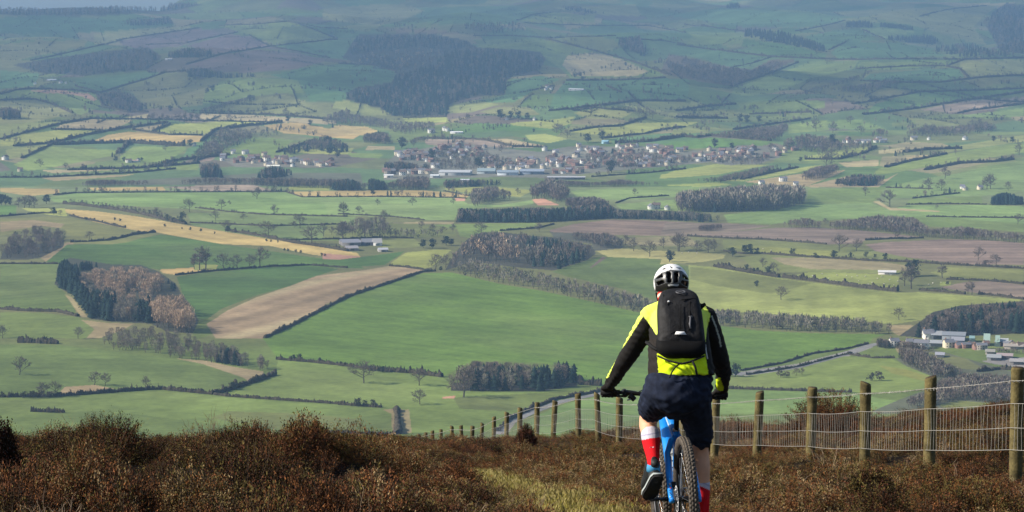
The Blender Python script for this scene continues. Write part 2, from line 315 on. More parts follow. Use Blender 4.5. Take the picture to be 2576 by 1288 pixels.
FIELDS = """
WD A 0,50 530,62 1250,20 1500,30 1300,80 700,120 0,110
DG A 0,130 400,110 900,150 1250,130 1300,190 700,240 0,250
OL A 700,260 1000,230 1300,195 1480,205 1100,300 700,330
OL A 0,330 300,300 650,300 620,350 250,420 0,480
PU A 880,300 1200,245 1480,208 1640,250 1380,330 1050,370 900,330
PU A 1370,340 1700,255 1860,270 2000,345 1600,400 1500,365
PU A 1390,480 1640,410 1900,368 2200,390 2420,450 2200,512 1800,540 1600,530
G2 A 1620,190 1900,182 2130,160 2330,220 2500,290 2030,330 1850,258
TE A 2180,165 2576,215 2576,280 2500,285
TE A 2030,340 2500,295 2576,290 2576,450 2440,430
WD A 90,480 400,430 700,390 1100,350 1200,420 1080,520 600,560 300,540
TE A 0,520 300,545 250,640 0,660
TE A 560,590 1000,540 1180,535 1130,570 870,650 720,690 560,640
G2 A 0,700 120,672 250,663 560,670 720,700 750,760 730,800 600,850 520,830 380,770 250,735 0,745
RD A 230,670 400,664 650,690 725,740 690,748 600,712 450,692 300,690
OL A 0,750 250,738 380,775 530,840 300,900 0,920
OL A 960,670 1150,590 1370,530 1500,570 1640,600 1700,610 1520,680 1500,780 1300,800 1100,780 1000,720
G2 A 1520,690 1640,600 1740,580 2200,580 2260,700 2100,690 1780,735 1500,770
TE A 2000,560 2250,500 2576,465 2576,750 2300,750 2220,600
OL A 1490,810 1780,745 2100,700 2300,760 2576,770 2576,880 2000,850
G3 A 0,930 300,910 680,875 440,920 0,1035
TN A 450,925 680,882 990,892 870,945 760,960 400,957
YG A 0,1040 160,1000 440,962 760,970 640,1000 390,1055 0,1085
ST A 690,1045 800,1000 960,975 1250,1002 1500,1005 1490,1050 1270,1075 1000,1060
TN A 980,955 1150,908 1250,920 1130,968
YG A 1150,972 1300,920 1830,890 2060,905 1830,932 1600,960 1500,1000 1250,998
TN A 940,870 1100,842 1100,885 900,887
TN A 1490,842 1800,848 2490,892 2490,922 2080,908 1480,890
ST A 1950,930 2200,905 2500,965 2576,980 2576,1035 2400,1015 2100,985
G3 A 40,1110 390,1070 200,1155 60,1180
LB A 190,1178 390,1085 500,1100 870,1112 850,1150 600,1200 320,1255 200,1265 100,1220
LB A 890,1160 990,1085 1380,1090 1380,1110 1240,1195 900,1205
TE A 1390,1100 1500,1060 1540,1100 1350,1180
G2 A 1720,1112 1880,1010 2180,1040 2050,1130 1850,1140
PL A 1420,1205 1520,1150 1650,1125 1570,1190
G2 A 1000,1270 1150,1235 1480,1210 1470,1260
TN A 300,1262 1000,1240 1500,1200 1100,1232 800,1262 400,1285
YG A 2100,1115 2576,1100 2576,1150 2300,1140
TE B 500,60 1300,40 1500,100 1300,180 700,180 560,120
OL B 0,60 300,30 520,40 640,80 480,150 300,190 0,140
G2 B 1320,160 1580,92 1900,115 1900,165 1400,180
OL B 1600,60 2200,30 2250,120 1900,110
TE B 1900,190 2576,245 2576,300 2060,285 1800,240
G2 B 1000,285 1500,290 1850,368 2100,430 2430,555 2300,572 1720,580 1640,500 1530,430 1380,370 1040,350
TN B 1700,410 1900,390 2100,440 2300,530 2200,565 1740,565 1660,480
WD B 30,430 140,260 400,250 700,250 950,300 1020,350 1380,370 1500,390 1540,440 1490,520 1300,560 1250,600 1230,700 1000,720 820,770 800,860 400,860 300,800 60,740 60,690 130,650 400,610 430,540 250,470 140,470
BR B 350,205 700,215 1000,262 700,250 400,238
TE B 0,480 250,482 420,530 380,600 130,640 40,690 0,690
G3 B 0,750 60,745 300,800 390,850 200,860 0,800
TE B 1250,600 1500,560 1650,590 1500,640 1300,760 1050,760 1240,700
TE B 1690,600 2430,580 2576,595 2576,740 2200,742 2080,740 1850,785 1560,815 1600,700
G3 B 820,790 1000,740 1200,775 1100,800 1000,832 830,840
OL B 1040,830 1200,790 1420,795 1500,850 1200,860
YG B 480,875 800,868 830,905 500,905
G1 B 840,955 1020,912 1500,930 1580,960 1380,968 1100,975 860,985
YG B 1270,912 1600,885 1760,862 1720,920 1580,955 1300,930
G3 B 1740,835 1900,805 2200,830 2080,882 1850,880
YG B 1720,975 2080,915 2576,900 2576,935 2280,985 2000,1012
G3 B 2080,765 2300,750 2576,755 2576,825 2250,825
ST B 0,932 200,936 295,972 210,1005 0,990
PL B 640,1032 1000,1034 1100,1042 1300,1088 1500,1095 900,1098 650,1070
TN B 1090,1035 1250,1028 1520,1078 1500,1090 1300,1080
YG B 1380,1000 1540,993 1700,1030 1560,1062 1420,1040
TE B 1990,1030 2300,1000 2576,960 2576,1100 2300,1060 2050,1062
TN B 220,1080 420,1085 420,1112 200,1112
LB B 60,1132 340,1142 300,1175 100,1165
G2 B 1430,1172 1590,1150 1560,1205 1440,1205
OL C 1420,120 1720,60 2400,40 2300,100 2200,200 2300,335 2200,320 1900,230 1750,190 1480,140
WD C 2340,90 2450,20 2576,40 2576,400 2400,380 2300,200
TE C 0,100 400,60 1000,100 1250,150 1000,200 500,200
G2 C 60,230 500,240 480,330 200,320
G1 C 500,285 800,325 1120,400 1100,425 700,410 480,340
TE C 0,330 270,365 650,422 500,500 400,500 200,440 0,390
G2 C 1360,212 1500,202 1770,235 1540,290 1400,235
TE C 950,270 1250,212 1380,232 1500,300 1250,310 1120,370
TE C 1140,390 1250,312 1650,315 1930,335 1900,380 2000,412 1500,435 1200,435
OL C 1650,318 1930,325 1925,365
BR C 0,400 390,495 560,515 700,440 900,445 700,530 400,640 250,620 0,540
G2 C 410,690 430,650 800,530 1000,455 1350,450 1310,510 1000,580 720,690 520,712
G2 C 1340,505 1350,462 2100,445 2000,490 1500,520
TE C 1360,605 1440,545 2080,500 2140,570 1950,605 1600,605
G3 C 2100,450 2576,438 2576,555 2200,562 2100,500
OL C 1150,750 1200,700 1700,662 1680,700 1480,740
G1 C 1380,845 1480,770 1780,682 2500,660 2576,645 2576,690 2150,742 1800,800 1500,830
G2 C 440,762 700,745 1100,745 1100,800 700,832 540,842
PL C 1800,815 2150,748 2576,720 2576,770 2300,820 2080,838
G3 C 0,832 350,810 560,850 400,872 0,880
G3 C 0,935 400,952 700,922 420,962 0,1005
LB C 830,925 1000,900 1120,890 1130,965 830,990
G2 C 1600,912 1780,890 1760,932 1600,942
G2 C 1100,905 1350,880 1560,960 1200,960
G2 C 2080,860 2576,800 2576,860 2300,880
G1 C 0,1062 250,1018 700,1045 740,1060 600,1085 200,1102 0,1110
G1 C 1200,975 1560,985 1400,1012 1200,1002
YG C 950,1165 1150,1122 1400,1090 1470,1115 1200,1182 950,1192
TN C 1500,1115 1700,1092 1680,1130 1500,1142
TN C 1200,1205 1500,1182 1500,1230 1260,1240
LB C 1500,1250 1700,1205 2000,1142 2300,1090 2576,1058 2576,1130 2300,1172 1900,1232 1560,1288 1460,1288
G2 C 2060,1288 2300,1232 2576,1190 2576,1288
TW P 0,430 160,280 640,190 1000,140 1350,190 2000,260 2300,200 2576,170 Q 300,190 700,180 1250,250 1560,230 2000,170 2200,180 2480,200 2500,330 2200,420 1900,450 1600,390 1000,450 500,490 0,540 P 2300,600 1500,580 700,600 0,620
TW A 1620,1170 2200,1170 2500,1240 1750,1240
SC D 480,150 1100,110 2000,60 2576,60 2576,160 2150,160 1300,150 700,150
YG C 0,1272 300,1215 450,1232 200,1288 0,1288
G3 C 1900,1110 2576,1000 2576,1050 2000,1130
TN C 1700,1165 1860,1150 1900,1170 1720,1190
TN D 300,97 1000,72 900,88 400,122
ST D 640,172 1210,165 1225,190 700,192
PL D 1225,166 1500,155 1870,148 1970,178 2110,203 1500,200
ST D 0,172 440,182 440,212 230,232 0,202
ST D 2130,202 2576,195 2576,240 2230,238
YG D 2140,160 2440,150 2440,192 2140,186
LG D 360,245 560,212 1100,206 2130,205 2230,240 2576,240 2576,372 1900,372 1450,332 1100,312 700,300 400,275
LG D 1390,360 1700,355 1960,372 2576,387 2576,560 2100,562 1800,520 1420,450
ST D 470,330 700,345 1000,382 1400,452 2000,552 2576,655 2576,712 2300,665 2000,602 1650,590 1250,520 1180,505 1000,488 700,425 480,352
YG D 160,322 480,325 500,385 360,372 200,342
G3 D 0,402 450,385 700,430 1000,495 1150,503 980,525 800,560 520,578 480,480 350,450 0,530
TN D 0,425 250,410 480,440 450,470 300,455 0,500
G1 D 0,302 120,302 125,372 0,386
TN D 300,690 480,580 560,575 420,680 340,720
G1 D 340,722 500,592 820,590 960,565 1180,520 1250,522 1650,592 2000,640 2300,685 2576,720 2576,765 2000,752 1300,820 1180,778 900,740 500,740
G3 D 520,580 800,562 980,530 1170,512 950,575 820,592
ST D 1180,778 1400,765 1620,745 1560,790 1300,818 1210,805
YG D 1440,745 1600,740 1610,775 1440,785
G1 D 1310,832 1500,802 2000,760 2300,750 2510,775 2300,840 2150,900 1900,970 1650,1065 1540,1142 1470,1142 1350,950
G2 D 1440,1140 1540,1142 1700,1200 1500,1288 1440,1288 1430,1240
SP D 1530,1182 1700,1075 1900,985 2150,900 2350,825 2576,778 E 380,752 500,762 640,785 560,805 400,868 200,935 0,1030 D 2300,1120 2150,1200 1950,1290 1600,1290
G2 D 0,735 430,738 410,880 530,1000 570,1120 430,1088 200,1083 0,1066
LB D 0,1095 300,1098 580,1130 700,1170 830,1190 800,1288 0,1288
TN D 600,1150 800,1175 1000,1178 900,1230 740,1288 640,1288 700,1220
TN D 480,960 540,990 650,1130 600,1130
ST E 0,196 230,192 640,192 980,222 950,245 0,240
YG E 780,172 1030,165 1200,170 1450,190 1350,240 1000,215 800,190
LG E 0,242 430,240 900,248 960,292 1200,300 1440,262 1450,292 1300,310 900,330 860,412 640,412 380,388 0,372
TN E 400,432 650,422 860,425 850,442 600,442
RD E 1435,258 1520,250 1640,300 1480,302
RD E 860,250 940,248 940,270 870,270
LG E 1720,192 2200,170 2576,160 2576,232 2080,262 1780,250
LG E 2050,295 2576,242 2576,345 2100,330
WD E 870,430 880,395 900,335 1300,325 1700,325 2000,295 2050,330 2576,352 2576,405 2000,405 1480,432
LB E 620,452 860,442 1460,432 1480,455 1230,492 980,545 900,530 880,475
G3 E 0,430 600,440 860,470 880,530 560,545 0,550
PL E 1570,485 1750,440 2000,410 2250,412 2576,430 2576,530 2000,520 1570,502
SC E 1570,500 2000,520 2130,560 2100,630 1900,640 1880,590 1600,545
TN E 2130,545 2576,535 2576,600 2100,600
G3 E 0,570 320,560 560,548 650,610 330,620 320,580
RD E 0,652 150,680 180,692 100,710 0,695
G1 E 0,715 200,682 500,642 340,745 0,770
YG E 365,745 500,652 700,632 840,632 780,680 700,752 640,772 400,752
WD E 790,785 870,650 950,560 1060,500 1250,505 1400,525 1600,540 1880,600 1910,660 1850,705 1600,785 1300,760 1000,720
G2 E 1580,795 1880,700 2000,665 2350,700 2576,760 F 100,750 100,1050 E 2330,1000 2100,920 1700,830
PL E 1890,760 1990,690 1960,680 1860,770
SY E 1910,640 2100,622 2400,640 2576,655 F 360,665 350,695 200,720 0,735 E 2400,700 2000,685
LW E 0,1045 200,940 400,872 630,805 840,800 1200,885 1500,935 1900,1020 2200,1090 2400,1130 F 250,1185 600,1230 1000,1250 1560,1258 1450,1290 I 1440,30 1240,75 1000,108 780,175 480,240 370,250 330,420 H 1990,370 1780,330 1760,230 1500,180 1000,160 770,285 530,255 300,235 140,210 0,198 G 2300,172 2060,150 D 1950,1290 2150,1210 2300,1130
G2 F 350,370 740,332 960,292 980,182 1400,170 1560,165 1500,250 1450,285 1580,335 1950,355 2576,402 2576,500 2200,470 1880,460 1750,390 1500,380 950,400 700,445 380,432
LG F 350,372 740,335 960,295 1440,285 1580,335 1950,360 2576,402 2576,440 1900,385 1300,400 700,440 380,425
LG F 1560,165 1850,100 2200,50 2576,0 2576,200 2280,230 1750,248 1540,250
G2 F 1740,255 2260,235 2270,290 1700,292
LG F 1600,330 1720,300 2300,300 2576,310 2576,385 2100,385 1850,370
YG F 0,100 300,75 700,0 450,0 0,70
YG F 330,125 640,72 1000,10 1100,0 900,60 500,122
TN F 500,128 900,70 1250,40 1200,70 950,165 700,150
YG F 0,150 300,130 420,150 200,165
TN F 960,160 1250,90 1550,110 1650,60 1500,165 1000,168
TN F 1455,272 1500,270 1580,320 1950,342 1950,352 1580,338
PL F 0,430 380,435 700,455 400,500 80,525 0,520
PL F 80,525 400,500 700,470 1000,465 1300,482 1500,502 1850,540 1600,552 1400,560 1350,590 1110,590 1000,578 640,552 300,542
PL F 1400,592 1550,575 2000,553 2300,560 2576,582 2576,742 2100,740 1900,712 1500,660
G3 F 340,560 640,560 1000,585 1150,600 1400,625 1560,660 1800,705 1400,700 1000,680 640,655 480,655 350,640
YG F 340,600 700,610 1150,640 1200,690 640,655
SY F 0,650 200,650 360,668 350,695 200,722 0,740
G3 F 460,690 640,665 1000,690 1400,715 1700,740 1730,800 1500,805 1000,800 600,790
TN F 700,690 1000,690 1500,720 1700,745 1720,790 1500,780 1000,775 800,740
YG F 820,832 1000,795 1500,812 1650,830 1640,935 1500,925 1300,895 1000,858
YG F 1820,880 2030,868 2040,900 1900,895 1850,915
G3 F 1880,800 2000,760 2576,780 2576,882 2300,858 2000,845
PL F 1950,912 2150,868 2300,862 2576,892 2576,990 2240,955
OL F 1650,830 1950,840 1950,930 1680,945
OL F 250,760 480,690 600,790 820,832 760,835 480,788
PA F 90,745 280,760 480,795 760,842 1000,872 1300,912 1640,950 1800,945 2140,970 2576,1003 2350,1040 2000,1070 1900,1092 1820,1152 1600,1185 1300,1150 900,1120 250,1080 100,1020
G3 F 100,760 480,800 760,848 1000,880 700,960 300,900 100,850
WD F 1650,1270 1830,1150 1900,1095 2100,1045 2576,1015 2576,1250 1860,1285
TN F 1560,1190 1640,1190 1760,1190 1650,1270 1600,1240
WD D 0,705 30,620 480,560 470,610 300,690 200,705
WD D 405,890 430,790 450,720 520,690 700,720 830,740 1050,745 1170,790 1300,880 1345,960 1400,1020 1475,1160 1430,1250 1230,1235 1120,1180 830,1165 680,1145 560,980
G2 G 0,45 200,48 450,52 700,78 1000,122 1250,145 1500,175 1900,232 1960,265 1800,345 1590,412 1200,376 1000,390 420,428 0,430
TN G 1300,150 1520,165 1750,215 1950,245 1960,270 1850,325 1800,290 1500,190
TN G 480,360 700,345 850,375 620,405 420,425
LB G 0,448 420,440 1100,395 1200,392 1580,430 2200,480 2576,500 H 0,505 320,525 430,535 430,700 0,700 G 2576,695 2110,690 1600,640 1000,560 400,545 0,600
G3 G 1560,590 1700,540 2300,560 2576,600 2576,690 2110,685 1900,650
LB G 1700,422 1850,350 2045,275 2060,165 2300,180 2576,210 H 0,205 140,222 300,245 530,262 770,292 850,335 1000,402 1500,400 1950,365 2250,355 2250,385 1990,378 1600,440 1400,520 1250,600 1180,690 540,700 H 430,525 320,510 0,488 G 2576,488 2200,463
G2 H 850,440 1500,405 1900,372 1600,440 1400,520 1200,540 900,520
TN H 330,530 410,522 425,700 400,700 395,560
BR H 430,525 470,525 445,712 400,712
TN H 470,528 525,528 545,700 450,712
RD H 770,435 870,425 860,445 770,448
GY H 1180,708 1255,622 1400,552 1600,468 1990,392 1990,410 1640,482 1440,562 1320,620 1250,710
G3 H 1330,590 1420,555 1600,490 1700,470 1500,560 1400,610
LG H 1400,620 1500,560 1700,480 2000,420 2250,400 I 300,380 960,395 1300,410 1640,465 1450,540 1000,560 340,560 H 2200,600 1500,740
GY I 465,250 900,188 1240,100 1430,42 1455,66 1250,142 900,234 520,288
LB I 370,280 520,278 900,225 1250,132 1450,145 1600,155 1700,205 1900,275 1860,370 1700,395 1400,402 960,388 400,368
YG I 1500,200 1700,230 1880,285 1850,320 1600,260
SC I 1450,540 1640,460 1880,370 1900,285 1700,205 1620,150 1900,80 2150,150 2500,250 2576,270 2576,560 1500,560
G3 I 1940,495 2100,462 2350,482 2320,512 2000,520
OL I 1860,100 2150,150 2300,240 2050,220 1900,160
GY I 2260,170 2400,150 2576,140 2576,220 2350,190
TN I 1600,40 1800,60 1880,90 1650,120
WD H 830,390 850,330 1770,310 1770,355 1500,392
"""

_rp = np.random.RandomState(9)
PARCELS = (_rp.uniform(-2400, 2400, 1150), 3300 + 6700 * _rp.rand(1150) ** 1.2)
def field_outline(spec):
    """Traced outline; where a field ran on past the edge of an enlarged piece its corner is carried on a little, unevenly."""
    out, z = [], None
    for w in spec.split():
        if w.isalpha(): z = w; out.append(w); continue
        a, b = (float(t) for t in w.split(','))
        k = math.sin(a * 3.7 + b * 1.9) * .5 + .5
        if a == 2576 and z in 'ABDEGH': a += 15 + 110 * k; b += 10 * (k - .5)
        elif a == 0 and z in 'BCEFHI': a -= 15 + 110 * k; b += 10 * (k - .5)
        out.append(f"{a},{b}")
    return trace(' '.join(out))

def paint(u, v, x, y):
    """Colour of the ground at the given points."""
    c = np.zeros(u.shape + (3,))
    c[:] = PAL['OL']
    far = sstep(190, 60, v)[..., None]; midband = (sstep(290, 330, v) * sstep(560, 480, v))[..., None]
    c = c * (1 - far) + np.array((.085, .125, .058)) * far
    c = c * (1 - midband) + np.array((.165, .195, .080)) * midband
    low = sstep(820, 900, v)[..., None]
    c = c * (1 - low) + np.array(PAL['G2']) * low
    # small parcels nobody traced: cells of slightly different grass
    m = v < 470
    xs, ys_ = x[m], y[m]
    sx, sy = PARCELS; n = len(sx); rs = np.random.RandomState(10)
    best = np.full(xs.shape, 1e18); idx = np.zeros(xs.shape, int)
    for i in range(n):
        near = np.abs(sy[i] - ys_) < 700
        d = np.where(near, (xs - sx[i]) ** 2 + ((ys_ - sy[i]) * .8) ** 2, 1e17)
        b = d < best; best[b] = d[b]; idx[b] = i
    tone = np.array([PAL[t] for t in ('OL', 'G2', 'TE', 'G3', 'OL', 'G1', 'TN', 'TE', 'PU', 'G2')])[rs.randint(0, 10, n)] * rs.uniform(.8, 1.2, (n, 1))
    w = .72
    c[m] = c[m] * (1 - w) + tone[idx] * w
    for k, line in enumerate(FIELDS.strip().splitlines()):
        key, spec = line.split(None, 1)
        P = field_outline(spec)
        lo, hi = P.min(0), P.max(0)
        m = (u > lo[0]) & (u < hi[0]) & (v > lo[1]) & (v < hi[1])
        if not m.any(): continue
        idx = np.where(m)
        ins = inside(P, u[idx], v[idx])
        idx = tuple(i[ins] for i in idx)
        f = nrs.uniform(0.9, 1.1) * (1 + nrs.uniform(-.04, .04, 3))
        base = np.array(PAL[key]) * f * (1.32 if 285 < P[:, 1].mean() < 560 and key not in ('WD', 'ST', 'SY') else (1.35 if key in ('OL', 'G3', 'TN', 'G2') else 1.15) if P[:, 1].mean() < 285 and key != 'WD' else 1.0)  # haze light put into the middle-band colours; far hill fields lightened too
        g = np.ones(len(idx[0]))
        xx, yy = x[idx], y[idx]
        # drifts of growth and soil across a field
        a = k * 1.7
        g = 1 + .10 * np.sin((xx * math.cos(a) + yy * math.sin(a)) / 55 + a) * np.sin((xx * math.sin(a) - yy * math.cos(a)) / 80 + 2 * a)
        cc = base * g[:, None]
        if key in ('PL', 'ST', 'TN', 'PU', 'SP'):        # drilling and stubble rows
            if len(P) > 0:
                L = P[np.argmax(P[:, 0])] - P[np.argmin(P[:, 0])]
            e = hit([P[np.argmin(P[:, 0])][0], P[np.argmax(P[:, 0])][0]], [P[np.argmin(P[:, 0])][1], P[np.argmax(P[:, 0])][1]])
            d = e[1, :2] - e[0, :2]; d = d / max(np.hypot(*d), 1e-6)
            w = xx * -d[1] + yy * d[0]
            amp = .22 if key in ('PL', 'SP') else .12
            s = np.sin(w / 4.1 + .6 * np.sin(w / 17)) * .5 + np.sin(w / 11.3 + k) * .5
            cc = cc * (1 + amp * s)[:, None]
            if key == 'SP':
                band = np.clip(np.sin(w / 14.0 + .8), 0, 1) ** 3
                cc = cc * (1 - .45 * band[:, None]) + np.array((.42, .36, .19)) * (.45 * band[:, None])
        elif key in ('G1', 'LW', 'LG', 'G2', 'PA', 'LB'):      # tramlines and drifts of thinner sward
            w = xx * math.sin(a * 2.3) + yy * math.cos(a * 2.3)
            cc = cc * (1 + .045 * np.sin(w / 3.2) + .05 * np.sin(w / 19 + 2 * np.sin(xx / 60)))[:, None]
            if key in ('LW', 'G1'):
                cc = cc * (1 - .13 * np.exp(-((w % 24.0) - 12.0) ** 2 / 1.6))[:, None]
            th = np.clip(np.sin(xx / 47 + a) * np.sin(yy / 90 + 2 * a) + .35 * np.sin((xx + yy) / 23), 0, 1)[:, None]
            cc = cc * (1 - .16 * th) + np.array((.19, .18, .085)) * .16 * th
        c[idx] = cc
    return c

M_ground = mat("ground_soil_and_grass", None, rough=0.95, attr="col", spec=0.1, noise=[(0.012, .80, 1.20, 6), (0.045, .85, 1.15, 6), (0.22, .86, 1.14, 5)])
def build_ground():
    # one sheet, from our feet to beyond the skyline: rows spaced by how large they stand in view
    yd = np.geomspace(1060, 12500, 4000)
    vv = V0 - FV * prof(yd) / yd
    vv = np.minimum.accumulate(vv)
    n = int((vv[0] - vv[-1]) / 1.35)
    far_y = np.interp(np.linspace(0, vv[0] - vv[-1], n), vv[0] - vv, yd)
    near_y = np.concatenate([np.linspace(-14, 5, 12), np.arange(5.5, 45, 0.25), np.geomspace(45, 1050, 90)])
    ys = np.concatenate([near_y, far_y])
    a = np.linspace(-0.30, 0.30, 1500)
    def sheet(ys, a):
        Y, A = np.meshgrid(ys, a, indexing='ij')
        X = A * np.maximum(Y, 62.0)
        return X, Y, terrain(X, Y)
    X, Y, Z = sheet(ys, a)
    nr, nc = X.shape
    far = Y > 1055
    u, v = project(X, np.maximum(Y, 1.0), Z)
    C = np.zeros((nr, nc, 3)); C[:] = PAL['G2']
    r0 = len(near_y)
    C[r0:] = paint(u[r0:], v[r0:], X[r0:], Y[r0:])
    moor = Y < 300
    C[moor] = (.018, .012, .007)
    d = np.abs(X - path_x(Y))
    t = sstep(.62, .40, d + .08 * np.sin(X * 9 + Y * 5)) * (Y < 60)
    pc = np.array((.20, .175, .05)) * (1 + .25 * np.sin(X * 23 + 3 * np.sin(Y * 7)) * np.sin(Y * 19))[..., None]
    C = C * (1 - t[..., None]) + pc * t[..., None]
    i = np.arange(nr - 1)[:, None] * nc + np.arange(nc - 1)[None, :]
    q = np.stack([i, i + 1, i + nc + 1, i + nc], -1).reshape(-1, 4)
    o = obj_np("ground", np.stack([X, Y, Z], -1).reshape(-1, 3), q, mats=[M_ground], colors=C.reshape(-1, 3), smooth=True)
    tag(o, "patchwork of green, tan and ploughed fields below a brown moor edge", kind='structure')
    return o
build_ground()

M_road = mat("worn_grey_tarmac", (.20, .19, .18), rough=.9, noise=[(.05, .8, 1.2, 5), (.6, .85, 1.15, 4)])
M_path = mat("trodden_path_soil", (.30, .245, .065), rough=.95, noise=[(2.5, .6, 1.35, 6), (14, .6, 1.4, 5)], bump=(9, .5, .02))
def strip(name, pts, width, lift, m, label, stop=None):
    """A road or path laid as a sheet just above the ground."""
    pts = np.asarray(pts, float); d = np.gradient(pts[:, :2], axis=0); d /= np.hypot(d[:, 0], d[:, 1])[:, None]
    nx = np.stack([-d[:, 1], d[:, 0]], 1); rs = np.random.RandomState(4)
    k = 7; V = []
    for j in range(k):
        f = (j / (k - 1) - .5) * width * (1 + (rs.uniform(-.08, .08, len(pts)) if j in (0, k - 1) else 0))
        q = pts[:, :2] + nx * np.reshape(f * np.ones(len(pts)), (-1, 1))
        V.append(np.stack([q[:, 0], q[:, 1], terrain(q[:, 0], q[:, 1]) + lift], 1))
    V = np.stack(V, 1); n = len(pts)
    i = np.arange(n - 1)[:, None] * k + np.arange(k - 1)[None, :]
    o = obj_np(name, V.reshape(-1, 3), np.stack([i, i + k, i + k + 1, i + 1], -1).reshape(-1, 4), mats=[m], smooth=True)
    return tag(o, label, None, None, 'structure')
def road(spec, width, label):
    P = trace(spec); s = np.concatenate([[0], np.cumsum(np.hypot(*np.diff(P, axis=0).T))]); t = np.linspace(0, s[-1], int(s[-1] / 1.5))
    Q = hit(np.interp(t, s, P[:, 0]), np.interp(t, s, P[:, 1]))
    for _ in range(8): Q[1:-1] = (Q[:-2] + 2 * Q[1:-1] + Q[2:]) / 4
    strip("road", Q, width, .12, M_road, label)
road("I 440,275 500,258 900,211 1240,120 1440,52 1500,40", 7.5, "grey lane between hedges running up to the village")
road("H 1180,712 1265,630 1400,565 1620,478 1800,440 2010,400", 6.0, "grey lane curving behind the far fence posts")
_y = np.linspace(-6, 30, 180)
strip("path", np.stack([path_x(_y), _y], 1), .78, .012, M_path, "trodden yellowish path curving through the heather")
# ------------------------------------------------------------------ trees, woods and hedges of the valley
M_veg = mat("bark_twigs_and_leaves", None, rough=0.95, attr="col", spec=0.05)

def rand_quads(centers, size, dirs, aspect, colr, jit=.2, rs=nrs):
    """Small leaf or twig blades: one quad each, long side along dirs."""
    n = len(centers)
    d = dirs / np.maximum(np.linalg.norm(dirs, axis=1, keepdims=True), 1e-6)
    r = rs.normal(size=(n, 3)); s = np.cross(d, r); s /= np.maximum(np.linalg.norm(s, axis=1, keepdims=True), 1e-6)
    L = (size * rs.uniform(.6, 1.4, n))[:, None]; W = L * aspect
    v = np.stack([centers - s * W, centers + s * W, centers + d * L + s * W * .4, centers + d * L - s * W * .4], 1).reshape(-1, 3)
    q = np.arange(n * 4).reshape(-1, 4)
    c = np.array(colr) * (1 + rs.uniform(-jit, jit, (n, 1)))
    return v, q, np.repeat(c, 4, 0)

def bare_tree_meshes(seed, spread=.42, twig=(.135, .110, .090), bark=(.085, .070, .055), rich=1.0, low=.22):
    """A winter tree one metre tall: (trunk with limbs, crown of twigs)."""
    rs = np.random.RandomState(seed); T, C = Acc(), Acc()
    def branch(p, d, L, r, lev):
        q = p + d * L * .5 + rs.normal(size=3) * L * .05
        e = p + d * L
        v, f, t = tube_np([p, q, e], [r, r * .75, r * .45], n=5 if lev == 0 else 3, caps=False)
        T.add(v, f, t, np.array(bark) * rs.uniform(.85, 1.15))
        if lev == 3:
            n = int(7 * rich)
            o = e + (rs.rand(n, 1) - .6) * d * L * .8
            dd = d * .6 + rs.normal(size=(n, 3)) * .55 + np.array((0, 0, .12))
            C.add(*rand_quads(o, .075, dd, .085, twig, .3, rs)[:2], c=np.repeat(np.array(twig) * (1 + rs.uniform(-.3, .3, (n, 1))), 4, 0))
            return
        k = (6, 4, 4)[lev]
        for i in range(k):
            f = (low + (1 - low) * (i + .5) / k) if lev == 0 else rs.uniform(.35, 1.0)
            s = p + d * L * f
            az = i * 2.4 + rs.uniform(-.5, .5)
            out = np.array((math.cos(az), math.sin(az), 0))
            up = rs.uniform(.25, .9) if lev == 0 else rs.uniform(0, .5)
            nd = out * (1.0 if lev == 0 else .8) + np.array((0, 0, up)) + (d * .8 if lev else 0) + rs.normal(size=3) * .15
            nd /= np.linalg.norm(nd)
            nl = (spread * rs.uniform(.8, 1.1) * (1.05 - .45 * f) if lev == 0 else L * rs.uniform(.5, .75))
            branch(s, nd, nl, r * (.5 if lev == 0 else .55), lev + 1)
        if lev == 0:
            for i in range(4):
                az = i * 1.57; nd = np.array((math.cos(az) * .45, math.sin(az) * .45, 1.0)); nd /= np.linalg.norm(nd)
                branch(e, nd, .26, r * .4, 2)
    branch(np.zeros(3), np.array((0, 0, 1.0)), .62, .028, 0)
    top = max(a[:, 2].max() for a in C.v)
    for A in (T, C): A.v = [a / top for a in A.v]
    return (mesh_np("trunk", *T.arrays()[:3], mats=[M_veg], colors=T.arrays()[3]), mesh_np("crown", *C.arrays()[:3], mats=[M_veg], colors=C.arrays()[3]))

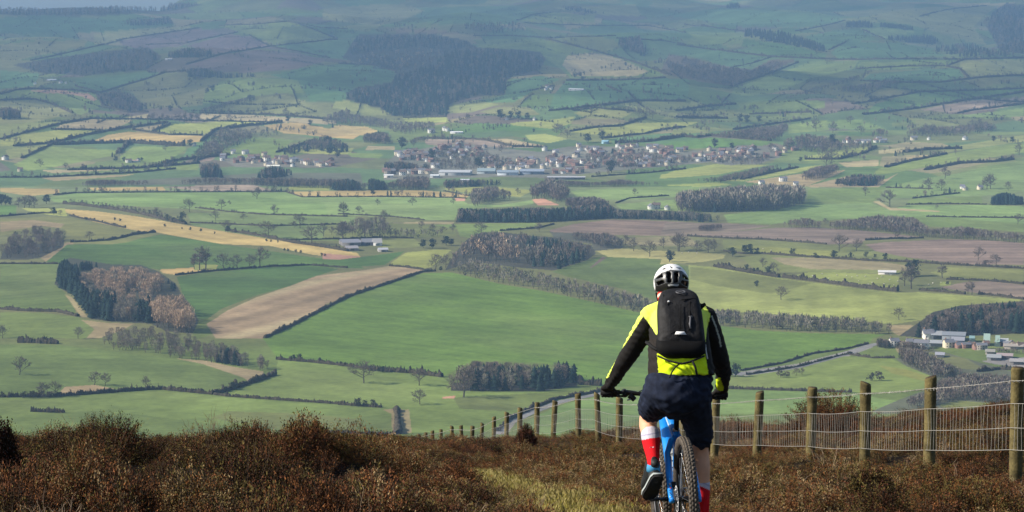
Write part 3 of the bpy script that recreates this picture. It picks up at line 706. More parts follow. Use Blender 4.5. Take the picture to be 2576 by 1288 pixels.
def wood_tree(acc, p, h, kind, rs, tint=1.0, fine=1.0):
    """A smaller-drawn tree for woods, written into acc."""
    p = np.array(p)
    if kind == 'c':      # spruce or fir
        w = h * rs.uniform(.19, .28); base = np.array((.015, .028, .022)) * rs.uniform(.7, 1.35) * tint
        n = 9; vs_, ts = [], []
        for L in range(4):
            z0 = h * (.08 + .22 * L); z1 = min(z0 + h * .42, h); r = w * (1 - .19 * L)
            b = len(vs_); vs_.append((0, 0, z1))
            for k in range(n):
                a = 6.283 * k / n + L; rr = r * rs.uniform(.6, 1.15)
                vs_.append((rr * math.cos(a), rr * math.sin(a), z0 + h * rs.uniform(-.05, .05)))
            for k in range(n): ts.append((b, b + 1 + k, b + 1 + (k + 1) % n))
        v = np.array(vs_) + p
        acc.add(v, None, ts, base * rs.uniform(.75, 1.25, (len(v), 1)))
        m = int(16 * fine ** 2); a = rs.uniform(0, 6.283, m); z = rs.rand(m) ** 1.3 * .85 + .06
        r = w * (1 - z) * 1.02; cc = np.stack([r * np.cos(a), r * np.sin(a), z * h], 1) + p
        dd = np.stack([np.cos(a), np.sin(a), np.full(m, -.25)], 1) + rs.normal(size=(m, 3)) * .25
        v, q, c = rand_quads(cc, h * .10 / fine ** .5, dd, .28, base, .4, rs); acc.add(v, q, None, c)
        v, q, t = tube_np([p, p + (0, 0, h * .3)], h * .02, 4, False); acc.add(v, q, t, (.05, .04, .03))
    else:
        tw = {'b': (.140, .110, .088), 'l': (.350, .250, .165), 'g': (.175, .155, .118), 'i': (.055, .062, .034), 's': (.120, .095, .080), 'd': (.050, .050, .036)}[kind]
        tw = np.array(tw) * rs.uniform(.9, 1.5) * tint
        n = int(56 * fine ** 2); w = h * (.20 if kind != 'd' else .30)
        a = rs.uniform(0, 6.283, n); rr = np.sqrt(rs.rand(n)) * w; z = h * (.28 + .60 * rs.rand(n) ** .8) if kind != 'd' else h * (.1 + .7 * rs.rand(n))
        k = np.sqrt(np.clip(1 - ((z / h - .55) / .5) ** 2, .1, 1))
        cc = np.stack([rr * np.cos(a) * k, rr * np.sin(a) * k, z], 1)
        dd = np.stack([cc[:, 0] * .5, cc[:, 1] * .5, np.full(n, h * .22)], 1) + rs.normal(size=(n, 3)) * h * .06
        v, q, c = rand_quads(cc + p, h * .17 / fine, dd, .14 / fine ** .4, tw, .3, rs); acc.add(v, q, None, c)
        for i in range(3):
            d = rs.normal(size=3) * .12 * h; d[2] = h * .75
            v, q, t = tube_np([p, p + d * .5 + rs.normal(size=3) * .02 * h, p + d], [h * .014, h * .010, h * .004], 3, False)
            acc.add(v, q, t, np.array((.12, .10, .082)) * rs.uniform(.6, 1.2) * tint)

LABELS = []     # (object, phrase, u, v)
def lone(o, phrase, u, v): LABELS.append((o, phrase, u, v)); return o

def place(mesh_parts, name, u, v, h_px=None, h=None, label=None, cat="tree", group=None, wide=1.0, parts=True):
    p = hit1(u, v)
    hh = h if h else h_px / FV * p.y
    if parts and len(mesh_parts) > 1:
        o = empty(name, p - Vector((0, 0, .2)), rnd.uniform(0, 6.28))
        for m in mesh_parts: link(bpy.data.objects.new(m.name.split('.')[0], m), o)
    else:
        o = bpy.data.objects.new(name, mesh_parts[-1]); o.location = p - Vector((0, 0, .2)); o.rotation_euler.z = rnd.uniform(0, 6.28); link(o)
    o.scale = (hh * wide, hh * wide, hh)
    tag(o, None, cat, group)
    if label: lone(o, label, u, v)
    return o

OAKS = [bare_tree_meshes(s) for s in (1, 2, 3)]
WIDE = [bare_tree_meshes(s, spread=.52, low=.3) for s in (21, 22)]
TALL = [bare_tree_meshes(s, spread=.26, low=.35, twig=(.15, .125, .095)) for s in (31, 32)]
def leafy_meshes(seed, colr, w=.34, n=420):
    rs = np.random.RandomState(seed); T, C = Acc(), Acc()
    v, q, t = tube_np([(0, 0, 0), (.01, .0, .3), (0, .01, .6)], [.03, .022, .01], 5, False); T.add(v, q, t, (.06, .05, .038))
    for k in range(6):
        a = k * 1.05; d = np.array((math.cos(a) * w * .8, math.sin(a) * w * .8, .35))
        v, q, t = tube_np([(0, 0, .22 + .04 * k), tuple(np.array((0, 0, .22 + .04 * k)) + d)], [.014, .005], 3, False); T.add(v, q, t, (.06, .05, .038))
    cl = np.stack([rs.normal(size=26) * w * .45, rs.normal(size=26) * w * .45, rs.uniform(.25, .92, 26)], 1)
    cl[:, :2] *= np.sqrt(np.clip(1.15 - np.abs(cl[:, 2:] - .55) * 1.9, .1, 1))
    pick = cl[rs.randint(0, 26, n)] + rs.normal(size=(n, 3)) * .065
    pick[:, 2] = np.clip(pick[:, 2], .05, .97)
    v, q, c = rand_quads(pick, .085, rs.normal(size=(n, 3)), .4, colr, .4, rs); C.add(v, q, None, c)
    return (mesh_np("trunk", *T.arrays()[:3], mats=[M_veg], colors=T.arrays()[3]), mesh_np("crown", *C.arrays()[:3], mats=[M_veg], colors=C.arrays()[3]))
DARK = [leafy_meshes(41, (.030, .042, .026)), leafy_meshes(42, (.036, .046, .030), .4)]
IVY = [leafy_meshes(43, (.062, .074, .045), .38, 300)]
BUSH = [leafy_meshes(44, (.085, .066, .054), .62, 420), leafy_meshes(45, (.050, .048, .034), .55, 420)]
def one(kind, seed, tint=1.0):
    a = Acc(); wood_tree(a, (0, 0, 0), 1.0, kind, np.random.RandomState(seed), tint, 2.0); v, q, t, c = a.arrays()
    return (mesh_np("tree", v, q, t, mats=[M_veg], colors=c),)
FIR = [one('c', s) for s in (51, 52, 53, 54)]
COPSE = {k: [one(k, s) for s in (61, 62, 63, 64)] for k in 'blgisd'}

# lone trees: kind u,v,height as read from the photograph (o oak, w wide, t tall, d dark evergreen, i ivy-clad, f fir, b bush)
LONE = """
o D 1905,255,95 530,292,45 1160,392,85 1690,502,100 1600,415,85 660,560,75 1660,772,130 1760,775,120 1850,768,115 20,1288,110 1700,300,40
w D 1405,352,115 2225,472,125 1990,542,145 2310,592,155 580,1290,100 1930,758,165
o D 1640,332,85 2035,372,85 2545,372,105 2400,532,110 2540,553,145 1800,412,55 2180,470,60 2460,520,70
t D 1480,782,190 1525,785,195 1440,775,120
i D 1350,442,95 1240,425,60
d D 345,292,75 400,372,60 1690,505,55 40,300,80 10,300,85 75,300,60
o D 180,322,100 215,322,110 255,322,95 140,318,85 450,375,45
o E 40,372,90 155,372,75 290,302,55 855,292,50 340,432,105 330,502,90 720,782,135 795,765,110 30,557,140 1330,225,60 2200,230,60 700,500,70 770,510,60 850,500,70 620,480,70
w E 550,302,65 195,547,155 2310,682,135 1490,500,75
d E 255,228,50 2455,722,90 630,620,70 700,620,75 800,600,75 760,790,40 840,600,55
o E 2190,642,115 2520,642,155 2130,600,90 2050,590,70 2410,620,90
w E 1060,520,110
o F 1400,232,80 1870,192,105 1965,192,95 1990,105,105 2330,182,125 2300,180,105 2460,192,75 150,657,105 235,652,115 280,640,100 2235,712,115 1620,552,105 2530,442,90 1930,330,40 720,812,100 640,760,80
w F 1580,312,145 1335,642,105 775,1002,115 2370,752,105 1205,640,145 20,640,150
t F 1740,922,200 1690,900,150 1970,842,140 2190,967,115 2160,960,95
o F 1650,1152,105 1320,470,70 1550,490,70 900,450,50 1100,440,50
d F 1760,830,130 415,682,75 505,662,72 545,662,80 600,662,48 1165,697,65 1550,712,60 595,907,52 680,812,62 600,800,40 520,785,50 1720,800,70 1400,135,45 1195,160,60 1480,150,45
i F 860,672,55 1290,702,55 1405,692,50
b F 1030,692,40 1470,690,30 2010,890,30 2290,745,40
o G 145,272,155 700,347,115 780,352,110 1080,372,105 310,435,125
w G 410,432,140
d G 1730,382,68 2180,160,45 2220,165,55
b G 180,442,55 250,442,60 310,442,60 365,440,50 20,430,40
w H 190,332,190
o H 600,350,150 605,490,125 930,437,250
d H 330,252,50 300,250,40
b H 150,505,70 200,505,50 260,505,55 960,1000,30
d I 435,285,105 400,285,70
b I 770,290,60 820,290,50 1440,315,65 1500,315,75
o I 885,280,70 930,270,60
o A 1130,892,60 1250,905,50 1140,975,40 1230,1120,60 2540,880,70 2120,860,70 1960,830,55 1700,880,45 230,1110,60 300,1240,70 490,1260,60
t A 1205,900,65 1240,905,60 1330,905,75 1370,908,80 1420,908,85 1460,905,80 1300,905,70
d A 460,930,38 290,330,22 550,290,24 205,350,16 140,1085,35 2135,905,50 1800,940,40 1410,1085,55 2440,1150,65 2500,1170,70 400,270,18 1580,680,50 1540,690,40 1260,830,50 630,1005,28 1850,740,40 2300,930,45 860,1200,45 920,1200,40 1050,1195,30
o B 1210,1130,60 560,1090,60 700,1010,60 820,930,50 960,900,60 2440,950,40 1380,1060,45
d B 470,1100,85 1040,1250,90 1200,890,85 690,1190,90 2025,1280,95 1960,1040,70 1850,1060,75 1280,880,60 1340,885,65 1400,885,55 1450,980,28 2130,490,30 1810,600,35 2400,940,25
n D 850,415,26 890,422,24 1222,464,28 1350,480,18 1412,489,28 1490,499,28 1592,514,20 1975,572,26 2010,576,24 2060,580,22 2110,640,24 2135,645,26 2195,652,26 2230,658,28 2385,678,26 2410,680,24 640,410,24 930,468,22 850,455,24 760,432,22
o B 1650,1000,90 1620,985,80 1700,1020,70 2230,880,90 2280,885,100 2330,880,75
d C 1155,1080,90 280,1095,70 410,1110,55 130,850,35 470,910,70 520,915,65 610,905,50 920,1200,40 2110,1110,30 2350,1050,45 2490,1060,50 1440,750,40 1560,740,25 1770,690,30
o C 1035,975,110 1160,985,95 1900,990,80 2200,960,85 2250,950,80 1290,920,70 1370,1000,80 2540,1150,100 700,1130,80 1110,1240,130 1080,1170,100 1150,1200,110
"""
def build_lone():
    sets = dict(n=DARK, o=OAKS, w=WIDE, t=TALL, d=DARK, i=IVY, f=FIR, b=BUSH)
    words = dict(n=("thorn_bush", "little dark thorn bush", "bush"), o=("bare_tree", "bare round-headed winter tree", "tree"), w=("bare_tree", "bare wide-spreading winter tree", "tree"),
                 t=("bare_tree", "tall slim bare tree", "tree"), d=("evergreen_tree", "dark evergreen tree", "tree"),
                 i=("ivy_clad_tree", "green ivy-clad tree", "tree"), b=("bush", "low brown bush", "bush"))
    for line in LONE.strip().splitlines():
        k, spec = line.split(None, 1)
        zone = None
        for w in spec.split():
            if w in ZONE: zone = w; continue
            a, b, hgt = (float(x) for x in w.split(','))
            off = ZONE[zone]
            u, v, hp = off[0] + a * .33929, off[1] + b * .33929, hgt * .33929
            name, ph, cat = words[k]
            big = hp > 17
            size = "" if k in 't' or 14 < hp < 40 else ("small " if hp <= 14 else "large ")
            place(rnd.choice(sets[k]), name, u, v, hp, label=size + ph, cat=cat, wide=rnd.uniform(.9, 1.15))
build_lone()

def scatter(poly, n, h, rs, spread=1.0, tries=40):
    """Spots for trees whose crowns fill the traced outline; returns (x, y, z, height, u, v)."""
    lo, hi = poly.min(0), poly.max(0)
    got, kept = [], []
    sp = math.sqrt((hi[0]-lo[0]) * (hi[1]-lo[1]) / max(n, 1)) * .35 * spread
    m = n * tries
    U, V = rs.uniform(lo[0], hi[0], m), rs.uniform(lo[1], hi[1], m)
    ok = inside(poly, U, V); U, V = U[ok], V[ok]
    if not len(U): return []
    P = hit(U, V)
    H = h * rs.uniform(.75, 1.2, len(U))
    for f in (1.0, .75, .5):
        top = V - H * f * FV / P[:, 1] * .88
        good = inside(poly, U, top)
        for i in np.where(good)[0]:
            if len(got) >= n: break
            if any(abs(U[i]-a) < sp and abs(V[i]-b) < sp * .6 for a, b in kept[-600:]): continue
            kept.append((U[i], V[i])); got.append((*P[i], H[i] * f, U[i], V[i]))
    return got

WOOD_ID = [0]
def wood(label, spec, n, h, kinds, tint=1.0, spread=1.0):
    """A far-off wood that reads as one mass."""
    WOOD_ID[0] += 1
    rs = np.random.RandomState(100 + WOOD_ID[0])
    A = Acc()
    for (x, y, z, hh, u, v) in scatter(trace(spec), n, h, rs, spread):
        wood_tree(A, (x, y, z - .3), hh, rs.choice(list(kinds)), rs, tint)
    if A.n: tag(A.build("wood", M_veg), label, None, "woods of the valley", 'stuff')

NAMES = dict(c=("conifer_tree", "dark conifer"), b=("bare_tree", "bare brown tree"), l=("larch_tree", "pale tan larch"), g=("leafless_tree", "grey bare tree"),  # the grey kind are ordinary bare trees, greyer than the brown
             s=("leafless_tree", "bare scrubby tree"), d=("dark_bush", "dark bush"), i=("ivy_clad_tree", "green ivy-clad tree"))
def copse(where, spec, n, h, kinds, spread=1.0, group=None):
    """A wood near enough for its trees to be told apart: every tree an object."""
    WOOD_ID[0] += 1
    rs = np.random.RandomState(100 + WOOD_ID[0])
    for (x, y, z, hh, u, v) in scatter(trace(spec), n, h, rs, spread):
        k = rs.choice(list(kinds)); nm, ph = NAMES[k]
        me = (FIR if k == 'c' else COPSE[k])[rs.randint(4)][0]
        o = bpy.data.objects.new(nm, me); o.location = (x, y, z - .3); o.rotation_euler.z = rs.uniform(0, 6.28)
        w = hh * rs.uniform(.9, 1.25); o.scale = (w, w, hh); link(o)
        tag(o, f"{ph} {where}", "tree", f"{ph}s {where}")

# far woods on the hills
wood("dark conifer forest spreading over the middle of the far hillside", "B 60,690 130,650 400,610 430,540 560,500 700,470 800,360 1000,340 1380,370 1500,390 1540,440 1490,520 1300,560 1250,600 1230,700 1000,720 820,770 800,860 400,860 300,800 60,740", 900, 17, 'cccb')
wood("upper dark conifer forest along the far hill below the ridge", "B 140,260 400,250 700,250 950,300 1020,350 800,370 600,350 180,390 60,420", 300, 15, 'ccb')
wood("reddish larch belt inside the far conifer forest", "B 100,470 180,390 600,350 800,370 700,480 430,540 250,480", 170, 14, 'lbb', .75)
wood("dark wood along the highest skyline of the far ridge", "A 0,50 530,62 1250,20 1600,20 1300,80 700,115 0,115", 420, 16, 'cbb')
wood("dark wood patch below the skyline of the far ridge", "A 900,150 1250,120 1300,185 950,190", 110, 14, 'cb')
wood("long brown wood across the left of the far hillside", "A 90,480 400,430 700,385 1100,350 1200,420 1080,520 600,560 300,545", 420, 14, 'bbbc')
wood("small dark wood between the purple plough fields", "A 1180,400 1400,350 1580,365 1560,425 1250,432", 110, 15, 'cb')
wood("thin dark tree belt under the purple plough field", "A 1380,510 1500,500 1690,540 1900,530 1930,560 1700,582 1400,575", 90, 14, 'ccb')
wood("pointed brown wood beside the broad olive field", "A 720,700 880,655 1010,720 1090,790 1060,832 950,832 760,782", 170, 15, 'bbc')
wood("brown clump at the far edge of the sunlit fields", "A 0,800 80,800 190,840 190,885 0,890", 60, 15, 'bbc')
wood("hazy blue wood on the steep far right hillside", "C 2200,200 2340,90 2450,20 2576,30 2576,400 2400,390 2300,210", 260, 14, 'bc')
wood("smooth oval conifer plantation, upper left of the hilltop group", "C 1260,150 1400,140 1490,180 1470,212 1260,207", 70, 14, 'c')
wood("wedge-shaped conifer plantation on the far hilltop", "C 1505,160 1700,175 1810,225 1740,228 1510,205", 70, 14, 'c')
wood("long oval conifer plantation below the far hilltop", "C 1555,260 1880,250 1975,300 1900,332 1560,300", 110, 15, 'c')
wood("spreading dark plantation at the right foot of the hilltop group", "C 1925,325 2200,312 2300,350 2576,395 2540,428 2100,422 1920,385", 140, 15, 'ccb')
wood("straight dark shelter belt slanting down the far hillside", "C 508,200 780,222 1100,325 1135,395 1000,372 500,272", 170, 16, 'c')
wood("dark square wood in the middle of the far hills", "B 2060,275 2230,262 2250,310 2300,340 2270,420 2100,365", 110, 16, 'bc')
wood("ragged brown wood spilling down the far valley side", "B 2270,400 2576,470 C 0,400 390,495 560,515 500,560 390,640 250,620 0,560 B 2480,530", 300, 13, 'bbbd')
wood("brown wooded dingle between the far green fields", "C 400,600 560,520 700,445 890,445 700,530 420,650", 120, 11, 'bbd')
wood("thick tree line climbing the far right hillside", "C 800,725 1000,650 1200,600 1450,515 1450,545 1300,610 1000,690 820,745", 130, 10, 'bd')
wood("ragged trees below the thick far tree line", "C 1130,650 1400,615 1600,580 1700,620 1400,690 1150,680", 120, 10, 'bdb')
wood("dark trees scattered over the upper far hillside", "B 900,160 1100,170 1300,150 1420,230 1150,250 950,230", 120, 12, 'bbc')
wood("dark blue wood high on the middle skyline", "B 1620,40 1800,50 2000,100 1900,105 1700,80", 70, 13, 'cb')
wood("small dark clump on the upper right skyline", "C 360,40 400,12 460,15 480,60 370,65", 34, 14, 'c')
wood("brown trees fringing the sunlit field edge", "A 1480,835 1500,800 1790,730 1880,700 1890,745 1650,800 1520,835", 80, 11, 'bd')
wood("bare trees along the hollow behind the town", "A 2350,870 2576,800 B 100,840 320,880 420,900 700,900 740,960 500,1000 200,930 0,930 A 2400,920", 220, 11, 'bbg')
wood("brown tree belt above the town", "B 180,1060 200,990 340,980 420,1060 660,1000 740,1000 640,1050 500,1080", 130, 13, 'bbd')
wood("purple-brown wood above the right end of the town", "C 200,1050 230,990 560,950 820,910 820,970 760,1040 720,1050 250,1015", 190, 12, 'sb')
wood("trees round the white houses above the town", "C 760,1100 800,1030 960,990 1200,1030 1500,1050 1440,1110 1000,1130 880,1120", 140, 12, 'bbd')
wood("brown trees along the lane right of the town", "C 1340,1020 1500,950 1650,990 1850,920 2000,940 2300,900 2450,960 2100,1010 1700,1010", 170, 12, 'bdb')
wood("tree-lined hollow on the sunny left slope", "A 1580,990 1640,940 1850,950 2120,970 2140,1010 1880,1000 1850,1060 1700,1110 1640,1150 1480,1180 1400,1120 1500,1060", 200, 11, 'bdg')
wood("trees along the slope left of the town", "A 2060,1130 2120,1080 2250,1050 2400,990 2576,1060 2576,1130 2300,1120 2140,1160", 110, 12, 'dbc')
wood("dark conifers at the left end of the town", "D 1480,70 1500,0 1600,-20 1660,60 1900,60 2000,10 2150,30 2200,80 2000,110 1500,100", 120, 15, 'ccb')
wood("big dark trees within the left part of the town", "P 0,500 0,400 300,380 460,430 560,400 640,500 300,530", 90, 14, 'cbd')
wood("garden trees across the middle of the town", "P 640,480 660,200 1000,180 1300,220 1700,380 1850,480 1500,480 1100,510 900,500", 260, 8, 'bbdg')
wood("garden trees across the right of the town", "Q 0,460 0,260 300,270 700,250 1200,290 1600,300 2300,260 2500,330 2250,420 1900,440 1600,380 1000,440 500,480", 330, 8, 'bbdg')
wood("brown tree belt between the meadows and the town", "D 1330,150 1300,115 1500,100 2100,100 2576,110 E 120,140 400,130 740,180 400,185 D 2500,180 2150,170 1800,150", 330, 11, 'bbsd')
wood("brown scrub left of the town below the long sheds", "D 480,160 680,110 1100,120 1200,150 800,165", 90, 8, 'bs')
wood("dark evergreens before the white sheds of the town", "D 2440,180 2460,130 2576,100 E 100,110 220,150 240,100 300,110 380,140 370,190 0,195", 120, 13, 'cdc')
wood("round brown wood in front of the long white shed", "E 400,190 410,120 520,90 660,90 700,170 770,180 760,195", 90, 14, 'bs')
wood("ragged trees below the industrial sheds", "E 760,180 800,110 1000,110 1230,110 1240,150 1000,165", 90, 10, 'dbc')
wood("brown wood edge right of the industrial sheds", "E 1500,160 1560,110 1900,130 2100,110 2300,130 2576,110 F 100,120 0,140 E 2300,160 1800,170", 200, 8, 'bsb')
wood("hedgerow trees between the sunny strips right of town", "F 0,120 300,90 640,10 760,0 700,60 500,115 300,140", 120, 8, 'dbb')
wood("brown trees beside the sunny strips right of town", "F 850,100 1020,20 1180,0 1260,30 1100,100 960,120", 100, 12, 'bbs')
wood("trees round the lone farm right of town", "F 1180,160 1190,110 1320,70 1560,80 1700,60 1500,140 1450,160", 100, 12, 'dcb')
wood("scattered trees along the lane behind the meadow", "D 500,280 540,250 1000,310 1200,350 1380,420 1340,450 1060,370 760,320", 70, 8, 'gbd', spread=1.2)
wood("brown bare wood between the meadow and the quarry", "E 960,290 1000,180 1150,160 1280,200 1290,260 1060,290 1030,320", 120, 13, 'bgs')
wood("brown bare wood behind the quarry", "E 1440,260 1430,170 1560,100 1700,170 1720,250 1640,290 1540,245", 130, 15, 'bgs')
wood("grey bare wood between the quarry and the conifer belt", "E 1640,320 1700,250 1900,240 2060,290 2020,330 1850,340", 130, 12, 'gbs')
wood("long straight dark conifer belt crossing the valley floor", "E 870,430 885,380 900,320 1100,330 1300,320 1500,325 1700,315 1990,285 2060,330 2040,395 1900,405 1480,430", 420, 13, 'cccb')
wood("dull olive tree belt running on from the dark conifer belt", "E 2040,330 2576,345 F 330,375 380,410 200,430 E 2576,420 2040,400", 190, 9, 'dcg')
wood("broad pale bare plantation of pole-like trees", "F 0,210 400,170 700,150 930,160 975,235 940,295 720,340 560,345 80,355 0,340", 520, 19, 'ggs', 1.15)
wood("dark firs standing in front of the bare plantation", "F 265,355 270,300 290,250 320,300 400,310 430,250 460,290 490,250 500,345", 16, 16, 'c')
wood("square dark plantation at the far right of the meadows", "F 2270,265 2380,215 2440,205 2576,240 2576,300 2290,298", 100, 14, 'c')
wood("long bare streamside belt beyond the plough fields", "F 680,465 790,420 950,395 1100,430 1300,405 1500,375 1750,390 1880,480 2100,460 2400,500 2576,510 2576,582 2200,560 1900,545 1500,498 900,472", 380, 11, 'gsb')
wood("brown scrub in the middle of the plough fields", "F 100,500 180,450 330,440 380,470 250,495", 60, 7, 'bs')
wood("bare thicket on the far side of the hilltop wood", "E 1560,510 1700,500 2000,510 2120,560 2090,620 1950,620 1880,590", 130, 9, 'gsb')
wood("dark hedge trees by the farm with grey roofs", "E 0,540 0,440 120,400 330,380 420,470 640,470 800,480 890,500 860,520 560,548 330,535", 90, 9, 'bdg', spread=1.3)
wood("bare scrub covering the slope beside the village", "I 1460,540 1650,465 1900,380 1960,300 2150,250 2576,280 2576,460 2400,485 2100,460 1940,500", 420, 6.5, 'ssgb')
wood("scrub trees on the slope below the caravans", "I 1700,200 1640,150 1650,60 1800,80 1900,120 2000,180 2200,230 2100,290 1930,300", 150, 7, 'sgdb')
wood("low dark bushes along the village lane", "I 1450,60 1500,0 1600,20 1620,60 1560,80", 36, 8, 'bds')

wood("bare garden trees among the village houses", "K 0,440 100,330 500,330 700,420 1100,470 1700,480 2100,430 2576,460 2576,560 1700,520 900,500 300,520", 90, 6, "bsgd")
# nearer woods: every tree an object
copse("in the domed wood at the left picture edge", "D 0,700 0,600 40,560 100,490 240,445 460,455 500,545 470,610 300,690 200,705", 95, 12, 'bbbgbd', .5)
copse("round the rim of the mixed copse on the left", "D 405,890 430,800 440,720 520,690 600,760 560,800 620,880 700,915 980,950 1010,1000 830,1060 830,1160 680,1145 560,980", 120, 14, 'c', .55)
copse("round the rim of the mixed copse on the left", "D 560,790 600,715 700,715 830,745 830,765", 14, 12, 'c')
copse("round the rim of the mixed copse on the left", "D 1040,745 1160,770 1300,880 1345,960 1300,950 1170,800", 22, 12, 'c')
copse("inside the mixed copse on the left", "D 560,795 830,755 1040,755 1170,800 1190,960 1100,1000 990,940 900,970 700,915 600,870", 135, 13, 'llllg', .5)
copse("in the heart of the mixed copse", "D 560,870 560,790 830,750 1040,750 1180,800 1330,940 1200,960 1110,1100 1000,1170 850,1165 690,1110", 90, 11.5, "llg", .45)
copse("at the lower edge of the mixed copse", "D 840,1165 850,1020 980,980 1010,1170", 24, 13, 'g', .5)
copse("in front of the mixed copse", "D 1010,1170 1000,1020 1110,960 1140,1175", 22, 13, 'c', .5)
copse("in the pale clump at the copse corner", "D 1120,1200 1110,1040 1200,955 1330,945 1410,1040 1475,1170 1430,1260 1230,1240", 70, 15, 'l', .5)
copse("in the streamside wood below the copse", "G 690,65 740,0 D 830,1200 1100,1190 1440,1250 G 1560,10 1900,90 2055,170 2050,260 1900,235 1500,172 1250,142", 150, 8, 'gsgb', .5)
copse("in the streamside wood below the copse", "G 1590,175 1600,90 1700,65 1780,90 1790,210", 14, 9, 'c')
wood("domed dark wood on the rise behind the great green field", "E 800,780 870,640 950,550 1060,490 1260,500 1300,600 1400,650 1350,745 1000,700", 60, 15, 'bbbgl')
wood("domed dark wood on the rise behind the great green field", "E 1240,500 1400,515 1600,540 1880,590 1915,655 1850,705 1600,785 1380,745 1400,640 1250,560 1000,680 990,640", 120, 13, 'ccbbg')
copse("in the square copse below the great green field", "H 830,390 830,240 900,185 1010,180 1040,390", 14, 13, 'b', .6)
copse("in the square copse below the great green field", "H 1010,390 1020,190 1150,180 1400,190 1500,180 1620,165 1750,180 1785,290 1770,355 1500,392", 80, 12.5, 'ccccbg', .5)
copse("in the square copse below the great green field", "H 1000,260 1000,165 1200,170 1400,185 1400,260", 30, 12.5, 'b', .6)
wood("long grey belt of young trees edging the great green field", "E 790,790 840,720 1000,695 1300,755 1700,845 2000,895 2320,990 2330,1110 2200,1095 1900,1025 1500,935 1100,865", 150, 9.5, 'gggbgd')
wood("grey tree belt running on past the rider's right shoulder", "F 230,1190 240,1065 600,1080 1000,1110 1400,1135 1580,1165 1600,1265 1300,1250 900,1240 500,1215", 110, 10, 'gggbgd')
copse("in the dark wood above the village", "F 1645,1285 1740,1210 1830,1150 1900,1090 2100,1040 2576,1005 2576,1250 2300,1260 1860,1290", 130, 15, 'bbccd')
copse("in the dark plantation at the right picture edge", "F 2340,1045 2400,1010 2576,1020 2576,1060", 16, 12, 'c')

